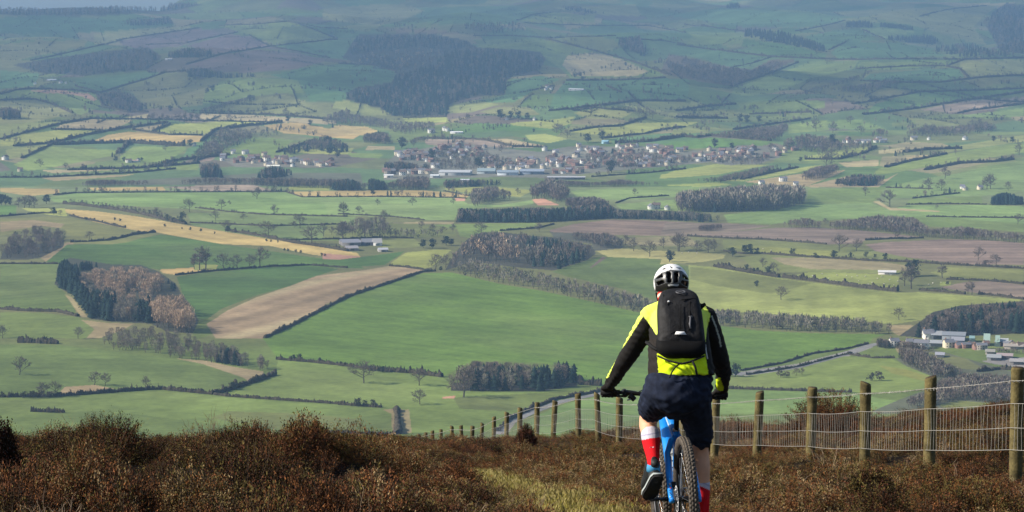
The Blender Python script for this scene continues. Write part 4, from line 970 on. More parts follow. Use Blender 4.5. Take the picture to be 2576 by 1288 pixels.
# hedges -------------------------------------------------------------------
M_hedge = mat("hawthorn_hedge", None, rough=0.95, attr="col", spec=0.05)
HEDGES = """
2.6,2.4 A 0,745 250,735 380,770 540,840
2.6,2.4 A 0,700 120,667 250,662 560,670 720,690
2.4,2.4 A 0,1035 160,990 440,920 680,878
2.2,2.2 A 380,960 760,965
3,2.6 A 100,1085 390,1062 640,1000 920,950 1240,910
2.4,2.2 A 160,1175 390,1067
2.2,2.2 A 680,880 1000,885 1480,895 2080,910
2.4,2.2 A 980,965 1250,1000 1500,1002
2.2,2.2 A 1130,970 1260,920
3.4,3 A 1490,1050 1600,962 1830,935 2090,905
4.5,4 A 400,1075 700,1065 960,1060 1270,1080 1370,1082
4,3.4 A 870,1140 960,1060
2.6,2.4 A 560,640 740,690 900,640 1080,590 1220,540 1380,525
3,3 A 720,700 760,780 950,835 1100,832
2.6,2.6 A 860,300 1180,250 1480,208
2.6,2.6 A 1380,478 1640,402 2000,345 2500,292
2.6,2.6 A 1850,260 2000,345 2200,380 2440,430
2.6,2.6 A 2180,165 2500,287
2.6,2.6 A 1620,190 1900,180 2130,160 2400,210 2576,215
2.4,2.4 A 1080,332 1370,322 1620,267 1760,240
2.6,2.6 A 230,450 600,370 900,300
2.4,2.4 A 1430,1202 1640,1127
3,3 A 1150,1242 1300,1192 1700,1150
3,3 A 500,1262 1000,1250 1480,1212
3,3 A 1480,840 1700,846 2000,850 2490,890
2.6,2.4 A 2050,1132 2300,1055 2576,1092
3.4,3 B 1540,290 1850,365 2100,430 2470,560
2.6,2.6 B 1690,597 2100,595 2430,577
2.4,2.4 B 1990,640 2100,687
3,2.8 B 1560,825 1840,797 2000,777 2200,747 2576,750
2.4,2.4 B 1740,822 1900,802 2200,827
2.6,2.6 B 1720,977 1900,947 2080,937 2280,872
2.4,2.4 B 1970,1027 2280,992 2400,962 2576,940
4,3.4 B 2050,1062 2300,1052 2576,1012
2.4,2.4 B 1100,1042 1300,1088 1510,1092
2.4,2.4 B 640,1027 1000,1032 1100,1042
2.4,2.4 B 1000,265 1280,267 1540,282 2060,267
2.4,2.4 B 1320,152 1440,112 1580,92
2.4,2.4 B 2060,287 2400,302 2576,332
2.4,2.4 B 1380,170 1900,192 2300,192 2576,242
2.4,2.4 B 0,472 250,482 430,532
2.4,2.4 B 480,872 800,867
3,3 C 0,332 300,372 700,422 1200,442 1700,442 2100,442 2576,432
3,3 C 60,182 500,232
2.4,2.4 C 400,502 550,472 700,427
3,3 C 400,642 700,542 900,462
2.6,2.6 C 1330,512 1700,492 2000,490 2150,437
3,3 C 2000,492 2100,512 2160,572
2.6,2.6 C 1360,602 1600,612 1950,612 2300,572 2576,560
2.6,2.6 C 1450,747 1700,702 1800,682 2576,657
2.4,2.4 C 1300,772 1500,742
3,3 C 1380,852 1800,802 2150,742 2576,682
2.6,2.6 C 2080,842 2200,817 2576,772
3,3 C 0,822 200,792 440,772
2.6,2.6 C 540,847 700,842 1000,832
3,3 C 0,1012 150,1022 250,1007 700,1047
2.6,2.6 C 950,1182 1200,1182 1400,1132 1480,1092
3,3 C 1680,1132 1850,1112 2110,1102
2.6,2.6 C 1550,1242 1700,1202 2000,1142
3,3 C 1840,1262 2100,1212 2350,1202 2500,1182
3.5,3 C 0,872 380,882
2.6,2.6 C 420,962 700,922 990,882
2.4,2.4 C 880,232 1100,192 1250,152
2.4,2.4 C 1380,222 1540,292
2.4,2.4 C 1130,372 1260,307
2.4,2.4 C 1800,122 2000,72 2300,42
2,2 D 400,227 560,212 1100,207 2130,202
2,2 D 0,97 300,97 1000,62 1300,32
3.4,3 D 470,292 600,302 750,322 900,342 1060,372 1220,412 1380,442
1.9,2 D 520,382 640,407 760,432 860,457 930,470
1.9,2 D 520,577 660,572 800,562
2.4,2.6 D 790,565 880,548 980,522 1150,502
2,2 D 0,387 300,362 420,362
1.7,2 D 1450,322 1700,352 1960,372 2576,387
1.7,2 D 1410,432 2000,457 2576,442
2.6,2.6 D 1690,492 1990,542 2180,582 2400,612 2576,642
1.7,2 D 2100,562 2576,552
1.7,2 D 1300,822 1620,787 2010,757 2300,747 2576,767
1.6,2 D 0,737 430,737
2.2,2.4 D 0,1072 200,1087 430,1092 580,1127
2,2.2 D 1960,1288 2150,1202 2300,1122 2576,982 E 200,937 400,872 620,797 700,792
1.8,2 E 380,752 500,762 640,782 720,792
1.5,1.8 D 2130,207 2240,242 2576,240 E 420,240 860,247 950,252
1.6,1.8 E 0,367 380,387 640,412
1.6,1.8 E 780,197 960,232 1050,217
1.8,2 E 1200,492 1480,472 1600,442
1.8,2 E 0,557 300,542 560,547
1.6,1.8 E 1880,92 2300,62 2576,32
1.6,1.8 E 2060,287 2150,252 2450,232
1.8,2 F 80,532 350,547 640,557 1000,582 1110,592
1.8,2 F 1400,562 1600,552 1830,547
2,2.2 F 640,662 1000,687 1400,712 1700,722 2100,747 2576,772
3,3 F 280,757 480,792 760,837
3,3 F 790,837 1000,862 1300,902 1500,927 1640,942
2,2.2 F 1800,932 1950,942 2140,962
1.8,2 F 2240,962 2400,977 2576,1002
1.7,2 F 2000,852 2300,862 2576,887
1.7,2 F 1750,252 2100,212
1.7,2 F 1850,387 2100,392 2576,397
1.7,2 F 1700,297 2000,292 2300,297
2,2 F 480,112 700,62 900,22
2,2 F 330,122 640,72 760,40
1.8,2 F 350,642 480,662 640,662
1.6,2 F 1550,172 1900,182
2.2,2.2 G 0,437 420,432 1100,382 1200,380 1580,417
1.6,1.8 G 1580,417 1700,432 2200,467 2576,492
2.6,2.8 G 1592,417 1800,352 2040,272
2,2.2 G 2050,157 2300,177 2576,207 H 140,217 300,242
2.8,2.6 H 240,238 300,242 530,257 770,287
1.6,2 G 2110,692 2576,704
1.6,2 H 0,704 400,717
1.5,1.8 H 0,492 320,514
2.6,3 H 432,532 440,620 447,712
3.4,3.4 H 1780,300 1800,342 1950,352
1.6,1.8 I 390,374 960,392 1300,402
1.3,1.5 I 480,242 780,187 1000,117 1250,82 1420,42
1.3,1.5 I 520,272 900,212 1200,132 1300,112
1.4,1.6 I 1280,122 1450,147 1620,147
1.8,2 H 1180,692 1260,610 1400,540 1600,457 1990,387
2,2 G 230,543 350,548 480,552
3.4,3.6 G 140,30 300,36 430,42
2.2,2.2 I 2230,250 2400,230 2576,240
"""
def build_hedges():
    for i, line in enumerate(HEDGES.strip().splitlines()):
        wh, spec = line.split(None, 1)
        h, w = (float(x) for x in wh.split(','))
        P = trace(spec)
        if P[:, 1].mean() < 460: h, w = h * 1.25, w * 1.5
        seg = np.hypot(*np.diff(P, axis=0).T); s = np.concatenate([[0], np.cumsum(seg)])
        n = max(6, int(s[-1] / 1.3))
        t = np.linspace(0, s[-1], n)
        U, V = np.interp(t, s, P[:, 0]), np.interp(t, s, P[:, 1])
        Q = hit(U, V)
        for _ in range(2): Q[1:-1] = (Q[:-2] + Q[1:-1] * 2 + Q[2:]) / 4
        Q[:, 2] = terrain(Q[:, 0], Q[:, 1])
        d = np.gradient(Q[:, :2], axis=0); d /= np.maximum(np.hypot(d[:, 0], d[:, 1])[:, None], 1e-6)
        nx = np.stack([-d[:, 1], d[:, 0]], 1)
        rs = np.random.RandomState(500 + i)
        wob = .5 + .5 * np.sin(np.arange(n) * .23 + i) * np.sin(np.arange(n) * .09 + 2 * i)
        H = h * (.45 + .5 * wob + .45 * rs.rand(n)) * (1 + .6 * (rs.rand(n) < .08)); W = w * (.55 + .5 * wob + .4 * rs.rand(n)) * .5
        H *= np.where(rs.rand(n) < .05, .25, 1)
        prof_ = [(-1, -.15), (-1.05, .45), (-.55, .92), (.1, 1.02), (.65, .86), (1.05, .4), (1, -.15)]
        k = len(prof_)
        v = np.zeros((n, k, 3))
        for j, (a, b) in enumerate(prof_):
            ja, jb = rs.uniform(-.22, .22, n), rs.uniform(-.16, .16, n)
            v[:, j, :2] = Q[:, :2] + nx * (W * (a + ja))[:, None]
            v[:, j, 2] = Q[:, 2] + H * (b + jb)
        ii = np.arange(n - 1)[:, None] * k + np.arange(k - 1)[None, :]
        q = np.stack([ii, ii + k, ii + k + 1, ii + 1], -1).reshape(-1, 4)
        base = np.array((.052, .044, .030)) * rs.uniform(.8, 1.15)
        c = base * rs.uniform(.6, 1.4, (n * k, 1))
        A = Acc(); A.add(v.reshape(-1, 3), q, None, c)
        m = max(2, n // 3)      # sprays of twigs standing up from the cut top
        pick = rs.randint(0, n, m)
        cc = Q[pick] + np.stack([rs.normal(size=m) * w * .3, rs.normal(size=m) * w * .3, H[pick] * .8], 1)
        dd = rs.normal(size=(m, 3)) * .35 + np.array((0, 0, 1))
        A.add(*[x if j != 1 else x for j, x in enumerate(rand_quads(cc, h * .5, dd, .22, base, .4, rs)[:2])], c=base * rs.uniform(.8, 1.3))
        o = A.build("hedge", M_hedge)
        tag(o, None, "hedge", "field hedges of the valley")
        mid = n // 2
        kind = "thick bushy hedge" if h >= 3.3 else "long thin hedge" if s[-1] > 260 else "short hedge" if s[-1] < 70 else "dark hedge"
        lone(o, kind, U[mid], V[mid])
build_hedges()

def hedgerow_trees():
    """The countless little trees along the far hedges, too small to tell apart."""
    rs = np.random.RandomState(77); A = Acc(); U, V = [], []
    for line in HEDGES.strip().splitlines():
        P = trace(line.split(None, 1)[1])
        if P[:, 1].mean() > 500: continue
        seg = np.hypot(*np.diff(P, axis=0).T); s = np.concatenate([[0], np.cumsum(seg)])
        t = rs.uniform(0, s[-1], max(2, int(s[-1] / 11)))
        U += list(np.interp(t, s, P[:, 0])); V += list(np.interp(t, s, P[:, 1]))
    n = 520      # and loose ones between
    U += list(rs.uniform(0, 2576, n)); V += list(25 + 300 * rs.rand(n) ** .9)
    for c in range(150):      # little groups and lines of scrub
        u, v, L, a = rs.uniform(0, 2576), rs.uniform(40, 400), rs.uniform(8, 60), rs.normal() * .18
        for k in range(rs.randint(4, 14)):
            t = rs.uniform(-1, 1); U.append(u + L * t); V.append(v + L * t * a + rs.normal() * 1.2)
    Q = hit(U, V)
    # hedges round the small hill parcels
    u, v = rs.uniform(-40, 2616, 42000), 25 + 285 * rs.rand(42000)
    E = hit(u, v); sx, sy = PARCELS
    for i in range(0, len(E), 3000):
        e = E[i:i+3000]; D = np.hypot(e[:, :1] - sx[None], (e[:, 1:2] - sy[None]) * .8)
        j = np.argpartition(D, 1, axis=1)[:, :2]; r = np.arange(len(e))
        d0, d1 = D[r, j[:, 0]], D[r, j[:, 1]]
        for k in np.where(np.abs(d0 - d1) < 26)[0]:
            a, b = np.array((sx[j[k, 0]], sy[j[k, 0]] * .8)), np.array((sx[j[k, 1]], sy[j[k, 1]] * .8))
            n = (b - a) / np.linalg.norm(b - a); p = np.array((e[k, 0], e[k, 1] * .8)); p = p - n * float((p - (a + b) / 2) @ n)
            x, y = p[0], p[1] / .8
            if (int(j[k, 0]) * 7 + int(j[k, 1]) * 13) % 5 == 0: continue
            wood_tree(A, (x, y, float(terrain(x, y)) - .3), rs.uniform(2.2, 4.5) * (2 if rs.rand() < .06 else 1), 'd', rs, .8, .65)
    for p in Q:
        k = rs.choice(list('bbbddgc')); wood_tree(A, p - (0, 0, .3), rs.uniform(4, 10), k, rs, 1.0)
    tag(A.build("hedgerow_trees", M_veg), "small hedgerow trees dotted over the far hills and valley sides", None, None, 'stuff')
hedgerow_trees()
# ------------------------------------------------------------------ the town, farms and the village
M_house = mat("painted_walls_and_roofs", None, rough=0.85, attr="col", spec=0.15)
WALLS = dict(w=((.70, .68, .62), "white"), c=((.62, .54, .40), "cream"), b=((.26, .15, .12), "red-brick"), s=((.36, .32, .27), "grey stone"))
ROOFS = dict(g=((.17, .17, .19), "grey slate"), r=((.19, .12, .10), "red tiled"), n=((.15, .11, .09), "brown tiled"))
def house_mesh(wall, roof, L, D, H, G, seed=0, detail=False):
    """Gabled house: walls, pitched roof with eaves, chimney, and dark window openings."""
    A = Acc(); rs = np.random.RandomState(seed)
    x, y = L / 2, D / 2
    A.add([(-x, -y, -1.5), (x, -y, -1.5), (x, y, -1.5), (-x, y, -1.5), (-x, -y, H), (x, -y, H), (x, y, H), (-x, y, H), (-x, 0, H + G), (x, 0, H + G)],
          [(0, 1, 5, 4), (1, 2, 6, 5), (2, 3, 7, 6), (3, 0, 4, 7)], [(4, 8, 7), (5, 6, 9)], wall)
    e = .45
    for s in (-1, 1):
        dz = -G * e / y
        A.add([(-x - e, s * (y + e), H + dz + .12), (x + e, s * (y + e), H + dz + .12), (x + e, 0, H + G + .14), (-x - e, 0, H + G + .14)], [(0, 1, 2, 3)], None, roof)
    cx = x * rs.choice((-.7, .6))
    v, q = box_np((cx - .5, -.4, H + G - .8), (cx + .5, .4, H + G + 1.3)); A.add(v, q, None, (.28, .16, .12))
    nw = max(2, int(L / 3))
    for i in range(nw):
        wx = -x + L * (i + .5) / nw
        for wz in ((.9, 3.3) if H > 4.5 else (1.0,)):
            for s in (-1, 1):
                A.add([(wx - .55, s * (y + .03), wz), (wx + .55, s * (y + .03), wz), (wx + .55, s * (y + .03), wz + 1.2), (wx - .55, s * (y + .03), wz + 1.2)], [(0, 1, 2, 3)], None, (.05, .055, .065))
    return A
HOUSE_ME, N_HOUSE, REST = {}, [0], Acc()
def house(u, v, wk, rk, L=None, rz=None, where=None, size=1.0):
    p = hit1(u, v)
    key = (wk, rk, rnd.randint(0, 2))
    if key not in HOUSE_ME:
        v_, q, t, c = house_mesh(WALLS[wk][0], ROOFS[rk][0], (9, 12, 8)[key[2]], (7, 7.5, 8)[key[2]], (5.2, 5.4, 4.2)[key[2]], (2.6, 2.4, 3.0)[key[2]], key[2]).arrays()
        HOUSE_ME[key] = mesh_np("house", v_, q, t, mats=[M_house], colors=c)
    N_HOUSE[0] += 1
    if N_HOUSE[0] > 296:      # beyond the countable ones: part of the town's mass of roofs
        v_, q, t, c = house_mesh(WALLS[wk][0], ROOFS[rk][0], 9, 7, 5, 2.6, key[2]).arrays()
        a = rnd.choice((0, .25, -.3, 1.4, .1, 1.8)); s = rnd.uniform(.75, 1.05)
        R2 = np.array(((math.cos(a), -math.sin(a), 0), (math.sin(a), math.cos(a), 0), (0, 0, 1)))
        REST.add((v_ * s) @ R2.T + np.array(p), q, t, c); return None
    o = bpy.data.objects.new("house", HOUSE_ME[key]); link(o)
    o.location = p; o.rotation_euler.z = rnd.choice((0, .25, -.3, 1.4, .1, 1.8)) if rz is None else rz
    s = rnd.uniform(.75, 1.05) * size; o.scale = (s, s, s)
    tag(o, None, "house", "houses of the town and villages")
    lone(o, f"{WALLS[wk][1]} house with {ROOFS[rk][1]} roof", u, v)
    return o

def spots(spec):
    out, off, s = [], None, None
    for w in spec.split():
        if w in ZONE: off, s = ZONE[w], .33929
        elif w in ZONE_S: off, s = ZONE_S[w]
        else:
            a = [float(x) for x in w.split(',')]; out.append((off[0] + a[0] * s, off[1] + a[1] * s))
    return out
WHITE = """P 230,312 180,300 205,318 330,290 285,285 550,385 660,465 880,345 1060,245 1090,250 1300,385 1430,458 1600,385 1640,470 1770,445 1830,455 1765,490 2060,242 2495,195 2510,245 2200,272 2250,425 2160,410 2090,432 2545,405 2400,500 250,530 330,532 490,535 410,532
Q 30,240 90,238 140,240 420,195 470,218 550,200 610,205 660,198 560,248 820,222 910,212 1080,238 1210,260 1590,242 1550,330 1740,308 1460,378 1520,375 960,422 1050,398 715,442 720,380 480,438 115,438 165,450 2080,335 2040,238 2130,240 2420,212 2445,235 2560,225 1980,260 2010,230
C 1000,1080 1040,1085 1060,1078 1240,1060 1275,1060 1340,1065 1390,1062 1425,1060 1500,1038 1545,1055 1760,1040 1870,1038 2140,1038 2300,950 2120,965
A 450,618 490,622 260,625 1440,1082 1575,1085 1600,1100 1960,1152 955,1205 1025,1200 40,1185 1650,1190 1880,1210 1980,1185 2130,1208 1730,1138 1820,1142 150,1272
B 810,972 790,968 1250,888 1455,890 1550,650 1580,662 1540,668 690,985
F 2120,178 2250,185 2140,190 630,150 790,125 885,155 1412,128 E 2320,330 2360,328 2440,335
K 1100,430 700,250 30,400 570,450"""
for (u, v) in spots(WHITE): house(u, v, rnd.choice("wwwc"), rnd.choice("ggn"), size=.95)
# village at the foot of the dark wood
for u, v in spots("K 120,400 260,420 330,370 460,360 1300,440 1440,440 1560,430 1650,470 1740,470 1830,400 2060,400 2250,410 2330,420 2420,440 2500,450"): house(u, v, rnd.choice("bssc"), rnd.choice("rng"), size=.6)
HOUSE_POLYS = [("P 640,200 1000,170 1350,200 1300,300 900,360 640,340", 30), ("P 1260,330 1500,370 1900,360 2280,290 2570,230 2570,480 2250,470 1900,480 1300,500", 48),
               ("Q 0,230 350,250 700,250 900,330 1250,340 1250,420 800,450 300,470 0,470", 58), ("Q 1550,300 1900,250 2150,200 2170,280 1950,330 1650,400", 22), ("Q 700,230 1200,270 1150,320 800,270", 10),
               ("P 140,280 380,270 640,290 600,400 440,370 200,380", 26), ("A 1640,1170 2180,1180 2450,1235 1950,1240 1750,1215", 30), ("P 0,505 560,505 640,560 0,560", 14), ("P 2080,480 2570,480 2570,560 2150,540", 8), ("C 20,1100 120,1125 700,1125 940,1100 930,1160 500,1190 100,1190", 16), ("A 2250,1185 2576,1195 2576,1250 2300,1250", 8), ("C 1000,1055 1550,1035 1550,1062 1000,1090", 6)]
rs_h = np.random.RandomState(3)
for spec, n in HOUSE_POLYS:
    P = trace(spec); lo, hi = P.min(0), P.max(0); k = 0
    while k < n:
        u, v = rs_h.uniform(lo[0], hi[0]), rs_h.uniform(lo[1], hi[1])
        if inside(P, np.array([u]), np.array([v]))[0]:
            house(u, v, rs_h.choice(list("bbsbcw")), rs_h.choice(list("rnng"))); k += 1

if REST.n: tag(REST.build("town_roofs", M_house), "crowded small houses between the others of the far town", None, None, 'stuff')
M_sheet = mat("corrugated_sheet", None, rough=0.5, attr="col", spec=0.4)
def shed(u0, u1, v, h, depth, roof, wall, label, rz_from_ground=True, cat="shed", g=.16, bays=1):
    """Long low farm or factory shed, gable ends, roof and walls as parts, sliding doors on its long side."""
    a, b = hit1(u0, v), hit1(u1, v); b.z = a.z = max(a.z, b.z)
    L = (b - a).length; ang = math.atan2(b.y - a.y, b.x - a.x)
    if u0 < 2200 and v < 470: h *= .55; depth *= .45
    else: h *= .62
    o = empty("shed", (a + b) / 2, ang); tag(o, label, cat)
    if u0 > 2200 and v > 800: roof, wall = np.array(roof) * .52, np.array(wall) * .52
    W, Rf, Dr = Acc(), Acc(), Acc(); x = L / 2
    for i in range(bays):
        y0, y1 = depth * i / bays, depth * (i + 1) / bays; ym = (y0 + y1) / 2; G = (y1 - y0) * g
        W.add([(-x, y0, -2), (x, y0, -2), (x, y1, -2), (-x, y1, -2), (-x, y0, h), (x, y0, h), (x, y1, h), (-x, y1, h), (-x, ym, h + G), (x, ym, h + G)],
              [(0, 1, 5, 4), (1, 2, 6, 5), (2, 3, 7, 6), (3, 0, 4, 7)], [(4, 8, 7), (5, 6, 9)], wall)
        for s, ye in ((-1, y0 - .3), (1, y1 + .3)):
            Rf.add([(-x - .4, ye, h - .05), (x + .4, ye, h - .05), (x + .4, ym, h + G + .1), (-x - .4, ym, h + G + .1)], [(0, 1, 2, 3)], None, roof)
    for k in range(max(1, int(L / 18))):
        dx = -x + L * (k + .5) / max(1, int(L / 18))
        Dr.add([(dx - 2, -.06, 0), (dx + 2, -.06, 0), (dx + 2, -.06, h * .75), (dx - 2, -.06, h * .75)], [(0, 1, 2, 3)], None, np.array(wall) * .35)
    W.build("wall", M_house, o); Rf.build("roof", M_sheet, o); Dr.build("door", M_house, o)
    return o
def sh(zone, x0, x1, y, *a, **k):
    off, s = (ZONE[zone], .33929) if zone in ZONE else ZONE_S[zone]
    return shed(off[0] + x0 * s, off[0] + x1 * s, off[1] + y * s, *a, **k)
PALE, GREYS, BLUE, DARKR = (.62, .63, .64), (.36, .38, .40), (.25, .30, .35), (.13, .12, .12)
sh('P', 700, 1100, 562, 8, 60, (.44, .45, .46), (.36, .37, .37), "long white-roofed factory shed at the near edge of the town", bays=2)
sh('P', 1190, 1420, 540, 7, 50, (.26, .32, .33), (.30, .34, .35), "grey-green factory shed behind the blue-roofed one")
sh('P', 1450, 1720, 560, 8, 55, BLUE, (.50, .54, .58), "pale blue-roofed factory shed with sloping gable in the town", bays=2)
sh('P', 1740, 2050, 548, 8, 60, (.27, .31, .37), (.20, .24, .30), "blue-grey factory shed with dark walls, largest by the town edge", bays=2)
sh('P', 2090, 2576, 615, 6, 18, (.42, .42, .43), (.14, .12, .13), "long thin pale-roofed shed above the brown wood edge")
sh('P', 0, 120, 590, 6, 18, (.70, .70, .68), (.66, .62, .56), "white shed above the dark evergreens of the town")
sh('P', 980, 1095, 650, 6, 16, (.55, .57, .60), (.60, .61, .62), "low pale shed among ragged trees before the factories")
sh('P', 590, 700, 590, 5, 25, (.58, .60, .60), (.42, .43, .43), "grey shed at the left end of the white-roofed factory")
sh('B', 1705, 1815, 672, 4.5, 14, (.74, .75, .78), (.32, .33, .35), "long white-roofed barn alone on the far green field")
sh('A', 1225, 1275, 446, 4.5, 14, (.72, .74, .78), (.5, .5, .52), "white-roofed barn beside the small dark hill wood")
sh('A', 345, 415, 600, 5, 18, (.76, .77, .80), (.5, .5, .52), "white-roofed barn of the hill farm above the green field")
sh('A', 1975, 2070, 1245, 5, 20, (.74, .72, .62), (.6, .58, .5), "cream-roofed shed among the dark trees left of the town")
sh('B', 830, 920, 990, 4.5, 14, (.72, .73, .74), (.6, .6, .6), "white-roofed barn below the bright green far field")
sh('A', 930, 1025, 1203, 4.5, 10, (.50, .34, .26), (.70, .66, .60), "white farm range beside a dark bush on the sunny slope")
sh('F', 1495, 1625, 815, 3.0, 8, (.62, .60, .58), (.58, .54, .52), "pale stock shed standing in the yellow-green field")
sh('E', 30, 170, 605, 5.5, 22, (.24, .24, .27), (.22, .20, .19), "grey-roofed barn at the left of the valley farm", bays=2)
sh('E', 180, 262, 600, 5, 18, (.20, .20, .22), (.16, .14, .13), "dark-roofed barn in the middle of the valley farm")
sh('E', 262, 325, 602, 4.5, 10, (.40, .38, .36), (.78, .76, .72), "white-walled farmhouse at the end of the valley farm", cat="farmhouse", g=.4)
sh('E', 60, 150, 640, 4, 12, (.30, .28, .28), (.26, .22, .19), "low front shed of the valley farm by the bare earth")
sh('E', 300, 370, 648, 3.5, 9, (.42, .42, .44), (.34, .32, .30), "small low shed right of the valley farm")
sh('K', 970, 1420, 320, 7, 15, (.42, .45, .49), (.40, .43, .47), "big pale-roofed works building below the dark wood", bays=2)
sh('K', 760, 960, 275, 5, 14, (.58, .60, .62), (.14, .16, .17), "long low dark-walled shed left of the works building")
sh('K', 610, 1000, 420, 4, 10, (.60, .62, .64), (.30, .32, .32), "long low pale roof in front of the works building")
sh('K', 1150, 1400, 400, 6, 12, (.55, .55, .60), (.62, .62, .68), "white lean-to hall against the works building")
sh('K', 1510, 1600, 335, 5, 8, (.40, .62, .60), (.42, .66, .62), "pale turquoise hut under the dark wood", cat="hut")
sh('K', 1790, 1900, 395, 5.5, 9, (.55, .74, .64), (.58, .76, .66), "pale green gabled hut among the village roofs", cat="hut", g=.5)
sh('K', 2020, 2090, 415, 5.5, 8, (.52, .72, .62), (.55, .74, .64), "narrower pale green hut with pointed gable", cat="hut", g=.5)
sh('K', 2110, 2260, 400, 5, 10, (.74, .76, .74), (.70, .72, .70), "white shed with bright roof by the green huts")
sh('K', 840, 1010, 630, 3, 8, (.60, .60, .66), (.62, .62, .62), "lone white cabin on the scrubby slope", cat="cabin")
sh('K', 1820, 2000, 570, 3, 8, (.55, .52, .44), (.50, .46, .40), "low tan shed above the scrub")
sh('K', 1850, 2120, 690, 3.2, 10, (.56, .58, .58), (.30, .30, .30), "long grey shed on the bare yard")
sh('K', 2040, 2350, 655, 3.2, 8, (.66, .52, .50), (.58, .46, .42), "pinkish long shed at the back of the bare yard")
sh('K', 2300, 2560, 770, 3.2, 9, (.62, .58, .56), (.28, .26, .25), "pale long shed behind the tall end post")
sh('K', 2180, 2560, 470, 3.2, 8, (.62, .54, .46), (.50, .44, .38), "tan terrace shed below the village")
sh('Q', 210, 290, 155, 7, 20, (.30, .52, .62), (.32, .50, .58), "bright turquoise-roofed hall above the white town houses", cat="hall")

# sheep on the yellow-green pasture
def sheep_mesh():
    A = Acc()
    for pts, r, c in (([(-.5, 0, .62), (-.2, 0, .66), (.25, 0, .66), (.48, 0, .64)], [.22, .31, .30, .20], (.62, .58, .48)), ([(.45, 0, .72), (.62, 0, .78), (.78, 0, .68)], [.13, .12, .06], (.30, .27, .23))):
        v, q, t = tube_np(pts, r, 8); A.add(v, q, t, c)
    for x in (-.38, .32):
        for y in (-.13, .13): v, q, t = tube_np([(x, y, .5), (x, y, 0)], [.06, .035], 5); A.add(v, q, t, (.2, .18, .15))
    v, q, t, c = A.arrays(); return mesh_np("sheep", v, q, t, mats=[M_house], colors=c)
SHEEP = sheep_mesh()
for (u, v) in spots("F 1010,830 1080,815 1130,850 1190,825 1240,862 1300,840 1350,870 1400,835 1450,880 1490,850 1540,890 1580,860 1610,900 1260,830 1420,895 1520,835 1590,825 1340,830 1180,870 1640,870 1900,885 1960,880 1870,895 F 40,660 90,655 150,662 640,630 700,640"):
    o = bpy.data.objects.new("sheep", SHEEP); link(o); o.location = hit1(u, v); o.rotation_euler.z = rnd.uniform(0, 6.28); o.scale = (1.25,) * 3
    tag(o, "pale sheep grazing on the yellow-green pasture beyond the rider", "sheep", "sheep grazing on the pastures")
# ------------------------------------------------------------------ fair-weather clouds riding over the hills; their shade lies on the far slopes
def build_clouds():
    m = bpy.data.materials.new("cloud_vapour"); m.use_nodes = True
    nt = m.node_tree; b = nt.nodes["Principled BSDF"]; b.inputs["Base Color"].default_value = (.9, .9, .9, 1); b.inputs["Roughness"].default_value = 1
    tr = nt.nodes.new("ShaderNodeBsdfTransparent"); mx = nt.nodes.new("ShaderNodeMixShader")
    tc = nt.nodes.new("ShaderNodeTexCoord"); n = nt.nodes.new("ShaderNodeTexNoise"); n.inputs["Scale"].default_value = .0022; n.inputs["Detail"].default_value = 5
    mr = nt.nodes.new("ShaderNodeMapRange"); mr.inputs["From Min"].default_value, mr.inputs["From Max"].default_value = .38, .58
    mr.inputs["To Min"].default_value, mr.inputs["To Max"].default_value = .13, .40
    nt.links.new(tc.outputs["Object"], n.inputs["Vector"]); nt.links.new(n.outputs[0], mr.inputs[0]); nt.links.new(mr.outputs[0], mx.inputs[0])
    nt.links.new(tr.outputs[0], mx.inputs[1]); nt.links.new(b.outputs[0], mx.inputs[2]); nt.links.new(mx.outputs[0], nt.nodes["Material Output"].inputs["Surface"])
    def cloud(gx, gy, gz, rx, ry, seed, alt=1150.0):
        t = (alt - gz) / to_sun.z
        cx, cy = gx + to_sun.x * t, gy + to_sun.y * t
        bm = bmesh.new(); bmesh.ops.create_icosphere(bm, subdivisions=5, radius=1)
        rs = np.random.RandomState(seed); W = rs.normal(size=(14, 3)) * np.geomspace(1.2, 7, 14)[:, None]; ph = rs.uniform(0, 6.28, 14)
        for v in bm.verts:
            c = np.array(v.co); k = sum(math.sin(float(c @ W[i]) * 1.6 + ph[i]) / (1 + i * .35) for i in range(14))
            r = 1 + .10 * k
            v.co = Vector((c[0] * r * rx, c[1] * r * ry, (c[2] * r * .16 if c[2] > 0 else c[2] * r * .04) * min(rx, ry)))
        o = obj_bm("cloud", bm, m, smooth=True); o.location = (cx, cy, alt)
        tag(o, "white cumulus cloud drifting over the far hills", None, "clouds over the far hills", 'stuff')
    for args in CLOUDS: cloud(*args)
CLOUDS = [(-1500, 6300, -110, 1500, 1900, 1), (900, 6700, -110, 1500, 2100, 2), (200, 4950, -165, 620, 420, 3), (2200, 6000, -110, 800, 1300, 4), (2100, 9000, 60, 1500, 900, 6), (-900, 9000, 60, 1500, 900, 7)]
build_clouds()
# ------------------------------------------------------------------ the moor edge: heather, grass path, bushes, fence
M_heather = mat("heather_sprigs", None, rough=0.9, attr="col", spec=0.08)
M_grass = mat("path_grass", None, rough=0.9, attr="col", spec=0.08)
M_dead = mat("dead_heather_stems", None, rough=0.85, attr="col", spec=0.1)

